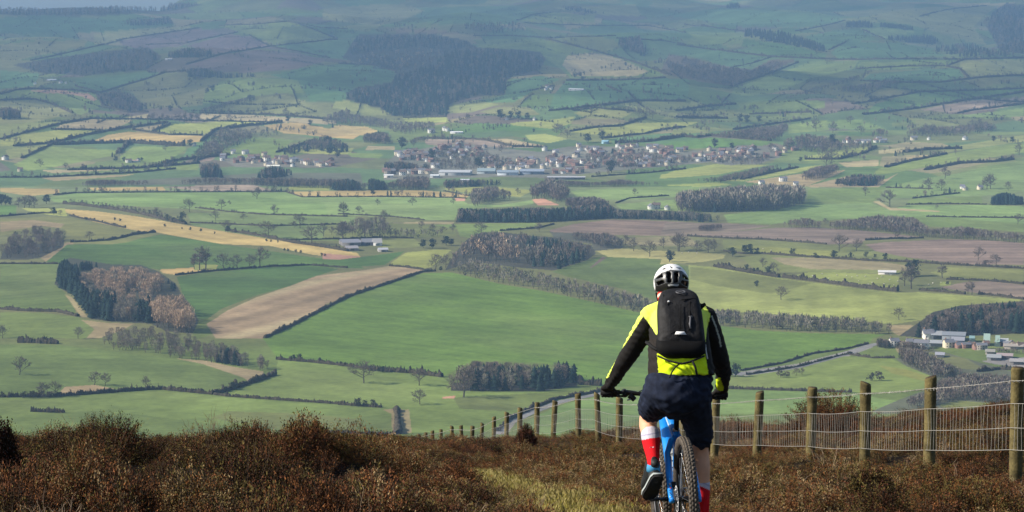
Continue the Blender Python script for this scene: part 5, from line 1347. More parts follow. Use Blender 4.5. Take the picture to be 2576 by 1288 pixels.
def heather_mesh(name, seed, cols, n=125, r=.30, h=.46, leaf=.0135, per=30, bare=.12):
    """One heather tuft: wiry stems fanning from the root, leafy towards their tips."""
    rs = np.random.RandomState(seed); A = Acc()
    cols = np.array(cols)
    for i in range(n):
        a = rs.uniform(0, 6.283); s = math.sqrt(rs.rand())
        out = np.array((math.cos(a), math.sin(a), 0))
        tip = out * s * r * rs.uniform(.8, 1.25) + np.array((0, 0, h * (1 - .45 * s * s) * rs.uniform(.7, 1.15)))
        mid = tip * .5 + out * s * r * .18 + rs.normal(size=3) * .02
        root = out * s * r * .25
        if i % 3 == 0:
            v, q, t = tube_np([root, mid, tip], [.004, .003, .0015], 3, False); A.add(v, q, t, (.075, .052, .036))
        c = cols[rs.randint(len(cols))] * rs.uniform(.6, 1.45)
        m = per
        f = 1 - rs.rand(m) ** 1.4 * (.75 - bare)
        f = np.clip(f, 0, 1)[:, None]
        p = (1 - f) ** 2 * root + 2 * f * (1 - f) * mid + f ** 2 * tip + rs.normal(size=(m, 3)) * .016
        d = (tip - mid) / .16 + rs.normal(size=(m, 3)) * .6
        v, q, cc = rand_quads(p, leaf, d, .30, c, .24, rs); A.add(v, q, None, cc)
    v, q, t, c = A.arrays()
    return bpy.data.objects.new(name, mesh_np(name, v, q, t, mats=[M_heather], colors=c))

def stem_mesh(name, seed, colr, n=8, h=.6, r=.0052):
    rs = np.random.RandomState(seed); A = Acc()
    for i in range(n):
        p = rs.normal(size=3) * .05; p[2] = .05
        d = np.array((rs.normal() * .45, rs.normal() * .45, 1.0)); d /= np.linalg.norm(d)
        def br(p, d, L, r, lev):
            e = p + d * L; m = (p + e) / 2 + rs.normal(size=3) * L * .06
            v, q, t = tube_np([p, m, e], [r, r * .8, r * .5], 3, False); A.add(v, q, t, np.array(colr) * rs.uniform(.7, 1.25))
            if lev < 2:
                for k in range(3 if lev == 0 else 2):
                    nd = d + rs.normal(size=3) * .42; nd /= np.linalg.norm(nd)
                    br(p + d * L * rs.uniform(.5, 1), nd, L * rs.uniform(.4, .65), r * .6, lev + 1)
        br(p, d, h * rs.uniform(.4, .7), r, 0)
    v, q, t, c = A.arrays()
    return bpy.data.objects.new(name, mesh_np(name, v, q, t, mats=[M_dead], colors=c))

def grass_mesh(name, seed, cols, n=70, h=.022):
    rs = np.random.RandomState(seed); A = Acc(); cols = np.array(cols)
    c0 = np.stack([rs.normal(size=n) * .09, rs.normal(size=n) * .09, np.zeros(n)], 1)
    for i in range(n):
        d = np.array((rs.normal() * .6, rs.normal() * .6, 1.0))
        v, q, c = rand_quads(c0[i:i+1], h, d[None], .06, cols[rs.randint(len(cols))], .3, rs); A.add(v, q, None, c)
    v, q, t, c = A.arrays()
    return bpy.data.objects.new(name, mesh_np(name, v, q, t, mats=[M_grass], colors=c))

def gn_scatter(name, pts, picks, rots, scls, sources, label):
    """Ground cover nobody could count: tufts set on points by geometry nodes."""
    lib = bpy.data.collections.new(name + "_tufts")
    for o in sources: lib.objects.link(o)
    me = bpy.data.meshes.new(name); me.vertices.add(len(pts)); me.vertices.foreach_set("co", np.asarray(pts, np.float32).ravel())
    a = me.attributes.new("pick", 'INT', 'POINT'); a.data.foreach_set("value", np.asarray(picks, np.int32))
    a = me.attributes.new("rot", 'FLOAT_VECTOR', 'POINT'); a.data.foreach_set("vector", np.asarray(rots, np.float32).ravel())
    a = me.attributes.new("scl", 'FLOAT_VECTOR', 'POINT'); a.data.foreach_set("vector", np.asarray(scls, np.float32).ravel())
    o = link(bpy.data.objects.new(name, me))
    ng = bpy.data.node_groups.new(name + "_spread", 'GeometryNodeTree')
    ng.interface.new_socket("Geometry", in_out='INPUT', socket_type='NodeSocketGeometry')
    ng.interface.new_socket("Geometry", in_out='OUTPUT', socket_type='NodeSocketGeometry')
    N = ng.nodes; gi, go = N.new("NodeGroupInput"), N.new("NodeGroupOutput")
    ci = N.new("GeometryNodeCollectionInfo"); ci.inputs["Collection"].default_value = lib
    ci.inputs["Separate Children"].default_value = True; ci.inputs["Reset Children"].default_value = True
    ip = N.new("GeometryNodeInstanceOnPoints"); ip.inputs["Pick Instance"].default_value = True
    def attr(n, ty):
        x = N.new("GeometryNodeInputNamedAttribute"); x.data_type = ty; x.inputs["Name"].default_value = n; return x.outputs["Attribute"]
    L = ng.links.new
    L(gi.outputs[0], ip.inputs["Points"]); L(ci.outputs[0], ip.inputs["Instance"])
    L(attr("pick", 'INT'), ip.inputs["Instance Index"]); L(attr("rot", 'FLOAT_VECTOR'), ip.inputs["Rotation"]); L(attr("scl", 'FLOAT_VECTOR'), ip.inputs["Scale"])
    L(ip.outputs[0], go.inputs[0])
    md = o.modifiers.new("spread", 'NODES'); md.node_group = ng
    tag(o, label, None, None, 'stuff')
    return o

RUST, DK, OLV, PALE_H, MAR = (.172, .072, .026), (.024, .015, .008), (.118, .090, .029), (.250, .178, .092), (.120, .048, .025)
def build_moor():
    rs = np.random.RandomState(21)
    src = [heather_mesh("heather_a", 1, [RUST, MAR, DK]), heather_mesh("heather_b", 2, [DK, MAR, DK, OLV]), heather_mesh("heather_c", 3, [OLV, OLV, DK, RUST]),
           heather_mesh("heather_d", 4, [RUST, PALE_H, MAR, OLV]), heather_mesh("heather_e", 5, [DK, OLV, MAR], h=.36, r=.36), heather_mesh("heather_f", 6, [PALE_H, OLV, RUST, DK], n=100),
           stem_mesh("heather_g", 7, (.30, .225, .15)), stem_mesh("heather_h", 8, (.20, .14, .095), n=10)]
    P, K, Ro, Sc = [], [], [], []
    def sow(y0, y1, gap, size, sx, tufts):
        """Heather grows in hummocks: each a dome of tufts of one age and colour, with dark gaps between."""
        for y in np.arange(y0, y1, gap):
            w = sx * max(y, 14) + 2.6
            for x in np.arange(-w, w, gap):
                cx, cy = x + rs.uniform(-.5, .5) * gap, y + rs.uniform(-.5, .5) * gap
                big = rs.choice((.55, .75, 1.0, 1.0, 1.25))
                r = gap * .52 * big
                g = math.sin(cx * .5 + 1.2 * math.sin(cy * .35)) + rs.normal() * 1.1
                kind = 1 if g < -1.2 else 4 if g < -.55 else 0 if g < 0 else 2 if g < .75 else 3 if g < 1.25 else 5
                dome = rs.uniform(.42, 1.42)
                for t in range(int(tufts * big * big) + 1):
                    a, q = rs.uniform(0, 6.283), math.sqrt(rs.rand())
                    px, py = cx + r * q * math.cos(a), cy + r * q * math.sin(a)
                    d = abs(px - path_x(py))
                    if py < 27.5 and d < .29 + .08 * math.sin(py * 2.1) + .08 * math.sin(py * 5.3): continue
                    k = kind if rs.rand() < .9 else rs.randint(0, 6)
                    if rs.rand() < .045: k = 6 if rs.rand() < .6 else 7
                    h = dome * (1.12 - .62 * q * q)
                    if py < 27.5: h *= min(1.0, .55 + max(d - .29, 0) * .9)
                    h *= 1 - float(sstep(-2.5, .5, px - path_x(py)) if py < 40 else 1.0) * (.22 if py < 26 else .40)
                    if px < path_x(py) - 1.2 and py < 30: h *= 1.12
                    if py > 45: h *= .5
                    s = size * rs.uniform(.8, 1.15)
                    P.append((px, py, 0)); K.append(k)
                    Ro.append((-math.sin(a) * q * .45 + rs.normal() * .1, math.cos(a) * q * .45 + rs.normal() * .1, rs.uniform(0, 6.283)))
                    Sc.append((s, s, s * h * (.95 if k < 6 else .85)))
    sow(9.5, 40, .64, .72, .245, 5.6)
    sow(40, 112, 1.1, 1.1, .25, 6.5)
    P = np.array(P); P[:, 2] = terrain(P[:, 0], P[:, 1]) - .03
    gn_scatter("heather", P, K, Ro, Sc, src, "brown and rusty winter heather covering the moor edge")
    # short yellow-green grass of the path
    gs = [grass_mesh("grass_a", 1, [(.44, .37, .060), (.38, .31, .050), (.48, .40, .095)]), grass_mesh("grass_b", 2, [(.22, .215, .035), (.30, .255, .05)]), grass_mesh("grass_c", 3, [(.30, .25, .10), (.21, .17, .055)], h=.038)]
    y = rs.uniform(6, 28.5, 8000); x = path_x(y) + rs.uniform(-.46, .46, 8000)
    G = np.stack([x, y, terrain(x, y)], 1)
    gn_scatter("grass", G, rs.randint(0, 3, len(G)), np.stack([np.zeros(len(G)), np.zeros(len(G)), rs.uniform(0, 6.28, len(G))], 1), np.repeat(rs.uniform(.7, 1.4, (len(G), 1)), 3, 1), gs,
               "short yellow-green grass on the path through the heather")

def bush(px, base_row, y, w, h, cols, seed, label, name="bush"):
    m, k = ray(px * .92, base_row * .92)
    o = heather_mesh(name, seed, cols, n=int(330 * max(1, w)), r=w / 2, h=h, leaf=.014, per=80, bare=.0)
    x = float(m * y); o.location = (x, y, float(terrain(x, y)) - .05)
    link(o); tag(o, label, "bush"); return o
build_moor()
bush(4, 1300, 17.0, .30, .66, [DK, DK, (.05, .02, .015)], 61, "dark brown heather bush cut off by the left picture edge")
bush(866, 1250, 25.0, .22, .48, [(.075, .080, .028), OLV], 62, "small pointed dark green shrub rising above the heather crest")
bush(2272, 1240, 38.0, 1.5, .80, [RUST, MAR, DK], 63, "large rusty heather mound behind the third near fence post")
bush(2005, 1240, 40.0, 1.3, .62, [RUST, MAR, DK], 64, "low rusty heather mound behind the fence beside the rider's right hand")
bush(2560, 1330, 18.5, .6, .44, [DK, MAR, RUST], 65, "dark heather hummock in front of the second near fence post")
bush(2385, 1330, 19.2, .5, .40, [DK, OLV, MAR], 66, "small dark olive hummock in front of the mesh fence")
bush(1440, 1250, 46, .4, .55, [DK, MAR], 67, "small dark heather tuft between two far fence posts")

# fence ---------------------------------------------------------------------
M_post = mat("weathered_post_wood", (.140, .112, .044), rough=.9, noise=[(9, .45, 1.25, 6), (60, .75, 1.2, 4)], bump=(40, .5, .01))
M_end = mat("post_end_grain", (.06, .042, .024), rough=.95, noise=(25, .5, 1.2, 5))
M_wire = mat("galvanised_wire", (.44, .42, .375), rough=.5, metal=.3, spec=.5)
POSTS = [(2783, 1004, 21.0), (2545, 1030, 23.6), (2367, 1046, 26.4), (2222, 1058.5, 29.3), (2078, 1070.7, 32.3), (1959, 1081, 35.5), (1868, 1085, 38.6), (1780, 1087, 41.5), (1694, 1087, 44.5), (1632, 1075, 47.5),
         (1580, 1076, 50.5), (1518, 1096, 54), (1469, 1100, 57), (1422, 1115, 60), (1386, 1127, 63), (1351, 1139.6, 66), (1319, 1157, 69), (1292, 1165, 72), (1260.6, 1163.6, 75), (1235.5, 1164.7, 78),
         (1206, 1174, 81.5), (1182, 1178, 84.5), (1164.7, 1183, 87), (1146, 1187.6, 90), (1131.5, 1193, 93), (1109, 1202, 97), (1080, 1222, 101)]
def build_fence():
    rs = np.random.RandomState(5)
    T = []
    for (px, py, y) in POSTS:
        m, k = ray(px * .92, py * .92); T.append(Vector((float(m) * y, y, float(k) * y)))
    T = [T[0] + (T[0] - T[1]) * 2.0, T[0] + (T[0] - T[1])] + T
    root = empty("wire_fence", (T[2].x, T[2].y, float(terrain(T[2].x, T[2].y)))); org = root.location
    tag(root, "post and wire stock fence running along the moor edge behind the rider", "fence")
    for i, t in enumerate(T):
        g = float(terrain(t.x, t.y)); g = min(g, t.z - .9)
        r = rs.uniform(.057, .069); lean = Vector((rs.normal() * .03, rs.normal() * .03, 0))
        pts, rr = [], []
        for f in (0, .3, .55, .75, .9, .985, 1.0):
            pts.append(Vector((t.x, t.y, g - .45 + (t.z - g + .45) * f)) - lean * (1 - f) * 1.4 - org); rr.append(r * (1 + rs.normal() * .03) * (1 if f < 1 else .88))
        v, q, tt = tube_np(pts, rr, 14)
        slope = rs.normal() * .25
        for j in range(len(v)):
            if v[j][2] > pts[-2].z - .001: v[j][2] += (v[j][0] - pts[-1].x) * slope
        n_end = len(tt) // 2
        midx = [0] * len(q) + [0] * n_end + [1] * (len(tt) - n_end)
        obj_np("fence_post", v, q, tt, mats=[M_post, M_end], midx=midx, parent=root, smooth=False)
    def strand(drop, r, name, sag=.02, barbs=False, acc=None):
        A = acc or Acc()
        for i in range(len(T) - 1):
            a, b = T[i] - Vector((.06, .02, drop)) - org, T[i + 1] - Vector((.06, .02, drop)) - org
            if i > 7: a.z -= .0; b.z -= .0
            n = 10; pts = [a.lerp(b, s / n) - Vector((0, 0, sag * 4 * (s / n) * (1 - s / n) * (1 + .5 * math.sin(i * 2.1)))) for s in range(n + 1)]
            v, q, t = tube_np(pts, r, 4, False); A.add(v, q, t)
            if barbs:
                for k in range(int((b - a).length / .11)):
                    p = a.lerp(b, (k + .5) * .11 / (b - a).length) - Vector((0, 0, sag * .7))
                    for s in range(2):
                        d = Vector((rs.normal(), rs.normal() * .3, rs.normal())).normalized() * .016
                        v, q, t = tube_np([p - d, p + d], r * .7, 3, False); A.add(v, q, t)
        if acc is None: A.build(name, M_wire, root)
    strand(.125, .0030, "barbed_wire", .012, True)
    A = Acc()
    for d in (.335, .56, .765): strand(d, .0026, "", .014, acc=A)
    for i in range(len(T) - 1):
        a, b = T[i] - Vector((.06, .02, 0)) - org, T[i + 1] - Vector((.06, .02, 0)) - org
        n = max(2, int((b - a).length / (.105 if i < 9 else .15)))
        for k in range(1, n):
            f = k / n; p = a.lerp(b, f); s = .014 * 4 * f * (1 - f) * (1 + .5 * math.sin(i * 2.1))
            j = rs.normal() * .006
            v, q, t = tube_np([p - Vector((0, 0, .335 + s)), p + Vector((j, 0, -.56 - s)), p - Vector((0, 0, .765 + s))], .0016, 3, False); A.add(v, q, t)
    A.build("wire_mesh", M_wire, root)
build_fence()
# ------------------------------------------------------------------ the rider and the bicycle
def S(px, py, y):
    m, k = ray(px * .92, py * .92); return Vector((float(m) * y, y, float(k) * y))
def z4(X, Y, y): return S(1600 + X / 3.22, 700 + Y / 3.22, y)
def z5(X, Y, y): return S(1600 + X / 3.22, 1000 + Y / 3.22, y)
def to_z4(p):
    u, v = project(np.array([p[0]]), np.array([p[1]]), np.array([p[2]])); return (u[0] / .92 - 1600) * 3.22, (v[0] / .92 - 700) * 3.22
def verts_z4(me):
    n = len(me.vertices); co = np.empty(n * 3, np.float32); me.vertices.foreach_get("co", co); co = co.reshape(-1, 3)
    no = np.empty(n * 3, np.float32); me.vertices.foreach_get("normal", no); no = no.reshape(-1, 3)
    u, v = project(co[:, 0].astype(float), co[:, 1].astype(float), co[:, 2].astype(float))
    return co, no, (u / .92 - 1600) * 3.22, (v / .92 - 700) * 3.22

def fuse(name, tubes, voxel, m, parent, smooth_it=6, colors=None, extra=None, wrinkle=0):
    """Joins tapering limbs into one continuous skin."""
    A = Acc()
    for pts, rr in tubes:
        v, q, t = tube_np(pts, rr, 16); A.add(v, q, t)
        for p, r in ((pts[0], rr[0]), (pts[-1], rr[-1])):      # rounded ends
            ra = r if not isinstance(r, tuple) else min(r)
            if ra > .12: continue          # waistbands and hems end flat
            bm = bmesh.new(); bmesh.ops.create_icosphere(bm, subdivisions=2, radius=ra * .98)
            A.add(np.array([tuple(x.co + Vector(p)) for x in bm.verts]), None, [[x.index for x in f.verts] for f in bm.faces]); bm.free()
    for e in (extra or []): A.add(*e)
    v, q, t, c = A.arrays()
    tmp = bpy.data.objects.new(name, mesh_np(name, v, q, t)); col.objects.link(tmp)
    r = tmp.modifiers.new("r", 'REMESH'); r.mode = 'VOXEL'; r.voxel_size = voxel
    s = tmp.modifiers.new("s", 'SMOOTH'); s.iterations = smooth_it; s.factor = .5
    dg = bpy.context.evaluated_depsgraph_get()
    me = bpy.data.meshes.new_from_object(tmp.evaluated_get(dg), preserve_all_data_layers=False, depsgraph=dg)
    bpy.data.objects.remove(tmp, do_unlink=True)
    me.name = name; me.materials.clear(); me.materials.append(m)
    n = len(me.vertices)
    if wrinkle:
        co, no, X, Y = verts_z4(me)
        w = (np.sin(co[:, 2] * 95 + 5 * np.sin(co[:, 0] * 17) + 3 * np.sin(co[:, 1] * 23)) * .6 + np.sin((co[:, 2] + co[:, 0] * .8) * 160 + 4 * np.sin(co[:, 0] * 31)) * .4)
        msk = .35 + .65 * np.clip(np.sin(co[:, 2] * 13 + co[:, 0] * 9) + .4, 0, 1)
        co = co + no * (w * msk * wrinkle)[:, None]
        me.vertices.foreach_set("co", co.astype(np.float32).ravel()); me.update()
    if colors is not None:
        co, no, X, Y = verts_z4(me)
        C = np.ones((n, 4), np.float32); C[:, :3] = colors(co, no, X, Y)
        a = me.color_attributes.new("col", 'FLOAT_COLOR', 'POINT'); a.data.foreach_set("color", C.ravel())
    for p in me.polygons: p.use_smooth = True
    o = bpy.data.objects.new(name, me); link(o, parent); return o

M_skin = mat("skin", (.70, .37, .225), rough=.55, noise=(30, .92, 1.06), spec=.3)
M_jacket = mat("cycling_jacket_cloth", None, rough=.8, attr="col", spec=.2, noise=(140, .93, 1.05), bump=(55, .25, .004))
M_shorts = mat("navy_shorts_cloth", (.011, .0155, .031), rough=.85, noise=(22, .6, 1.6), spec=.15, bump=(45, .35, .004))
M_sock = mat("sock_knit", None, rough=.9, attr="col", spec=.1, noise=(160, .9, 1.08))
M_black = mat("black_nylon", (.0068, .0068, .0078), rough=.7, noise=(22, .5, 1.9), spec=.3, bump=(38, .6, .008))
M_black2 = mat("black_rain_cover", (.0045, .0045, .005), rough=.8, spec=.15, bump=(35, .3, .005))
M_strap = mat("webbing_strap", (.012, .012, .013), rough=.8, spec=.2)
M_refl = mat("reflective_tape", (.72, .73, .74), rough=.35, spec=.6)
M_grey = mat("grey_print", (.14, .14, .15), rough=.6)
M_hel = mat("helmet_shell", None, rough=.35, attr="col", spec=.5)
M_helin = mat("helmet_foam", (.008, .006, .006), rough=.9)
M_red = mat("red_scarf_cloth", None, rough=.8, attr="col", spec=.15)
M_glove = mat("black_glove", (.012, .010, .010), rough=.75, noise=(80, .6, 1.5), spec=.2)
M_shoe = mat("black_shoe", (.014, .016, .016), rough=.6, noise=(50, .6, 1.6), spec=.3)
M_sole = mat("rubber_sole", (.010, .010, .010), rough=.85, bump=(90, .6, .004))
M_grey_trim = mat("pale_midsole", (.42, .46, .45), rough=.6)
M_bluec = mat("blue_cuff", (.06, .26, .45), rough=.8)
M_caps = mat("lips", (.42, .18, .15), rough=.6)
M_hair = mat("short_brown_hair", (.05, .03, .02), rough=.9)

HL, HR, KL, KR = z5(690, 290, 13.12), z5(930, 290, 13.12), z5(560, 455, 13.52), z5(1012, 715, 13.43)
AL, AR = z5(602, 862, 13.24), z5(1040, 1405, 13.42)
PEL, CH, NB, HD = z4(850, 1120, 13.15), z4(822, 560, 13.40), z4(790, 400, 13.50), z4(765, 225, 13.56)
SL, SR = z4(585, 520, 13.42), z4(1070, 530, 13.42)
EL, ER = z4(385, 860, 13.56), z4(1192, 900, 13.52)
WL, WR = z4(222, 1128, 13.74), z4(1205, 1165, 13.74)

def build_person():
    body = fuse("person", [
        ([PEL, z4(835, 900, 13.2), z4(822, 700, 13.3), CH, NB], [(.13, .09), (.13, .09), (.13, .095), (.13, .085), (.062, .06)]),
        ([NB, z4(778, 320, 13.53), HD - Vector((0, 0, .03))], [.058, .055, .06]),
        ([HD - Vector((0, .015, .055)), HD, HD + Vector((0, .01, .05))], [(.068, .082), (.078, .098), (.06, .08)]),
        ([HD + Vector((0, .10, -.03)), HD + Vector((0, .122, -.05))], [.014, .010]),           # nose, turned down the valley
        ([HD + Vector((-.078, .0, -.03)), HD + Vector((-.088, -.012, -.005))], [.012, .014]),   # ears
        ([HD + Vector((.078, .0, -.03)), HD + Vector((.088, -.012, -.005))], [.012, .014]),
        ([NB - Vector((0, 0, .03)), SL, z4(480, 690, 13.49), EL, WL], [.05, .052, .045, .038, .028]),
        ([NB - Vector((0, 0, .03)), SR, z4(1130, 700, 13.47), ER, WR], [.05, .052, .045, .038, .028]),
        ([PEL, HL, (HL + KL) / 2, KL], [.085, .075, .062, .056]),
        ([PEL, HR, (HR + KR) / 2, KR], [.085, .070, .056, .050]),
        ([KL, z5(552, 520, 13.47), z5(572, 610, 13.41), z5(588, 730, 13.33), AL], [.056, .053, .052, .043, .031]),
        ([KR, z5(1022, 800, 13.43), z5(1030, 900, 13.42), z5(1034, 1000, 13.42), z5(1036, 1150, 13.42), AR], [.050, .047, .049, .043, .037, .030]),
        ([AL, AL + Vector((-.03, .10, -.07))], [.03, .02]), ([AR, AR + Vector((.01, .12, -.05))], [.03, .022])], .009, M_skin, None, 5)
    tag(body, "mountain biker seen from behind in hi-viz yellow and black jacket, navy shorts and red socks", "person")
    return body
person = build_person()

YEL = [np.array(p, float) for p in (
    [(648, 395), (648, 700), (622, 685), (565, 600), (512, 528), (440, 640), (360, 765), (300, 850), (238, 985), (205, 1065), (185, 1080), (190, 1020), (280, 800), (405, 560), (500, 440), (590, 390)],
    [(1005, 430), (1050, 425), (1105, 520), (1072, 640), (1058, 780), (1046, 780), (1040, 690), (1018, 560)],
    [(634, 860), (1056, 860), (1088, 1045), (1030, 1092), (650, 1085)],
    [(1142, 1092), (1186, 1066), (1224, 1170), (1205, 1192), (1165, 1180)])]
def jacket_color(co, no, X, Y):
    C = np.empty((len(co), 3), np.float32); C[:] = (.012, .011, .011)
    back = (no[:, 1] < .35) | (X < 480)
    br = (X > 500) & (X < 660) & (Y > 730)
    C[br] = (.017, .0135, .0115)
    for i, P in enumerate(YEL):
        m = inside(P, X.astype(float), Y.astype(float)) & back
        C[m] = (.72, .86, .13) if i < 2 else (.66, .86, .014)  # shoulder and sleeve yellow paler: overexposed sunlight put into the colour
    front = (no[:, 1] > .35) & (X > 560) & (X < 1100) & (Y > 450) & (Y < 900)
    C[front] = (.70, .88, .04)
    pip = (np.abs(X - np.interp(Y, [520, 620, 720, 800], [1112, 1150, 1182, 1196])) < 7) & (Y > 520) & (Y < 800) & (no[:, 1] < .3)
    C[pip] = (.40, .42, .36)
    return C
jacket = fuse("jacket", [
    ([z4(848, 1068, 13.16), z4(843, 1000, 13.17), z4(835, 900, 13.2), z4(826, 720, 13.29), z4(822, 560, 13.38), z4(812, 470, 13.44), z4(795, 405, 13.49)],
     [(.196, .135), (.192, .135), (.185, .13), (.176, .135), (.168, .125), (.13, .09), (.075, .07)]),
    ([z4(700, 470, 13.44), z4(590, 525, 13.42), z4(490, 690, 13.49), z4(398, 850, 13.56), z4(300, 1000, 13.65), WL], [.062, .070, .062, .056, .047, .038]),
    ([z4(950, 480, 13.44), z4(1062, 535, 13.42), z4(1122, 700, 13.47), z4(1182, 900, 13.53), z4(1218, 1040, 13.62), WR + Vector((0, 0, .01))], [.062, .066, .062, .058, .050, .040])],
    .0065, M_jacket, person, 4, jacket_color, wrinkle=.0048)

shorts = fuse("shorts", [
    ([z4(850, 1046, 13.165), z4(850, 1085, 13.16), z5(815, 200, 13.14), z5(808, 270, 13.13), z5(806, 318, 13.14), z5(806, 338, 13.15)], [(.180, .122), (.187, .132), (.198, .15), (.188, .15), (.150, .125), (.105, .10)]),
    ([z5(665, 235, 13.13), z5(625, 320, 13.22), z5(592, 365, 13.34), z5(582, 388, 13.42)], [.108, .100, .086, .076]),
    ([z5(950, 240, 13.13), z5(960, 360, 13.20), z5(990, 500, 13.31), z5(1008, 590, 13.36), z5(1014, 635, 13.40)], [.108, .102, .090, .081, .077])],
    .0075, M_shorts, person, 3, wrinkle=.0070)

def sock_color(split):
    def f(co, no, X, Y):
        C = np.empty((len(co), 3), np.float32); C[:] = (.62, .012, .018)
        d = (Y - 966) - split(X)      # zoom-5 rows
        C[d < 0] = (.55, .52, .59)
        C[(d > -44) & (d < -32)] = (.34, .32, .42)
        return C
    return f
def sock(pts, rr, split, ankle=None):
    o = fuse("sock", [(pts, rr)], .005, M_sock, person, 2, sock_color(split)); return o
sl = sock([z5(573, 600, 13.415), z5(580, 660, 13.37), z5(588, 730, 13.33), z5(596, 800, 13.28), AL], [.0565, .0545, .0475, .0385, .0355], lambda X: 655 - (X - 490) * .17)
sr = sock([z5(1034, 1030, 13.42), z5(1036, 1100, 13.42), z5(1038, 1200, 13.42), z5(1040, 1300, 13.42), AR], [.0445, .0425, .0385, .0345, .033], lambda X: 1040 + (X - 970) * .45)
# white marks knitted into the left sock
M_mark = mat("white_print", (.80, .72, .74), rough=.7)
def stroke(name, pts, r, m, parent): return tube(name, pts, r, m, parent, 5)
ym = 13.33 - .052
for pts in ([(562, 724), (577, 714), (577, 758)], [(564, 760), (596, 757)], [(594, 722), (610, 714), (604, 736), (618, 731)]):
    stroke("sock_mark", [z5(a, b, ym + 0.0006 * abs(a - 588)) for a, b in pts], .0055, M_mark, sl)
tube("sock_cuff", [AL + Vector((0, .003, -.004)), AL + Vector((0, .003, -.022)), AL + Vector((0, .006, -.045))], [.037, .040, .041], M_bluec, person, 14)

def shoe(ankle, toe, side, name="shoe"):
    """Trail shoe: upper, pale midsole line and dark tread, heel to toe."""
    d = (toe - ankle); f = d.normalized()
    s = f.cross(Vector((0, 0, 1))).normalized(); n = s.cross(f).normalized()      # n points up through the laces
    heel = ankle - f * .055 - n * .035
    L = .255
    C = [(0, .026, .030, .03), (.03, .036, .045, .03), (.08, .038, .050, .028), (.14, .040, .036, .012), (.185, .046, .026, .0), (.225, .040, .019, -.006), (L, .018, .012, -.008)]
    o = fuse(name, [([heel + f * a + n * (h + off * .5) for a, w, h, off in C], [(w, h + .012) for a, w, h, off in C]), ([ankle - n * .022, ankle - n * .045], [.036, .042])], .0055, M_shoe, person, 3)
    base = -.018
    for nm, th, grow, m, dz in (("midsole", .012, 1.10, M_grey_trim, 0), ("sole", .016, 1.04, M_sole, -.013)):
        A = Acc(); top, bot = [], []
        ring = []
        for a, w, h, off in C: ring.append((a, w * grow))
        pts = [(a, w) for a, w in ring] + [(a, -w) for a, w in reversed(ring)]
        k = len(pts)
        V = [heel + f * (a - .008 + .012 * (a / L)) + s * w + n * (base + dz) for a, w in pts] + [heel + f * (a - .008 + .012 * (a / L)) + s * w + n * (base + dz - th) for a, w in pts]
        A.add(np.array([tuple(x) for x in V]), [(i, (i + 1) % k, k + (i + 1) % k, k + i) for i in range(k)] +
              [(i, i + 1, k - 2 - i, k - 1 - i) for i in range(len(ring) - 1)] + [(k + k - 1 - i, k + k - 2 - i, k + i + 1, k + i) for i in range(len(ring) - 1)])
        A.build(nm, m, o)
    for k in range(3):
        c = heel + f * (.11 + .035 * k) + n * .05
        tube("lace", [c - s * .030 - n * .012, c + n * (.004 - .008 * k), c + s * .030 - n * .012], .004, M_grey_trim, o, 5)
    return o
shoe(AL + Vector((0, .01, -.040)), S(1757, 1352, 13.45), -1)
shoe(AR + Vector((0, 0, -.02)), AR + Vector((.015, .15, -.075)), 1)

# head: hair below the helmet, eyes and mouth on the far side, scarf, helmet
hair = fuse("hair", [([HD + Vector((0, -.055, -.045)), HD + Vector((0, -.03, .0))], [(.070, .045), (.075, .06)])], .007, M_hair, person, 3)
for sx in (-1, 1):
    tube("eye", [HD + Vector((sx * .031, .088, -.008)), HD + Vector((sx * .031, .097, -.008))], [.010, .006], M_grey_trim, person, 8)
tube("mouth", [HD + Vector((-.022, .096, -.082)), HD + Vector((0, .102, -.084)), HD + Vector((.022, .096, -.082))], .005, M_caps, person, 6)
def scarf_color(co, no, X, Y):
    C = np.empty((len(co), 3), np.float32); C[:] = (.55, .035, .02)
    C[(np.abs(Y - 345 + (X - 650) * .75) < 12)] = (.80, .62, .50); C[Y < 322] = (.30, .015, .015); return C
fuse("neck_scarf", [([z4(756, 385, 13.50), z4(752, 345, 13.52), z4(757, 305, 13.535)], [(.080, .066), (.079, .068), (.076, .070)])], .006, M_red, person, 3, scarf_color)

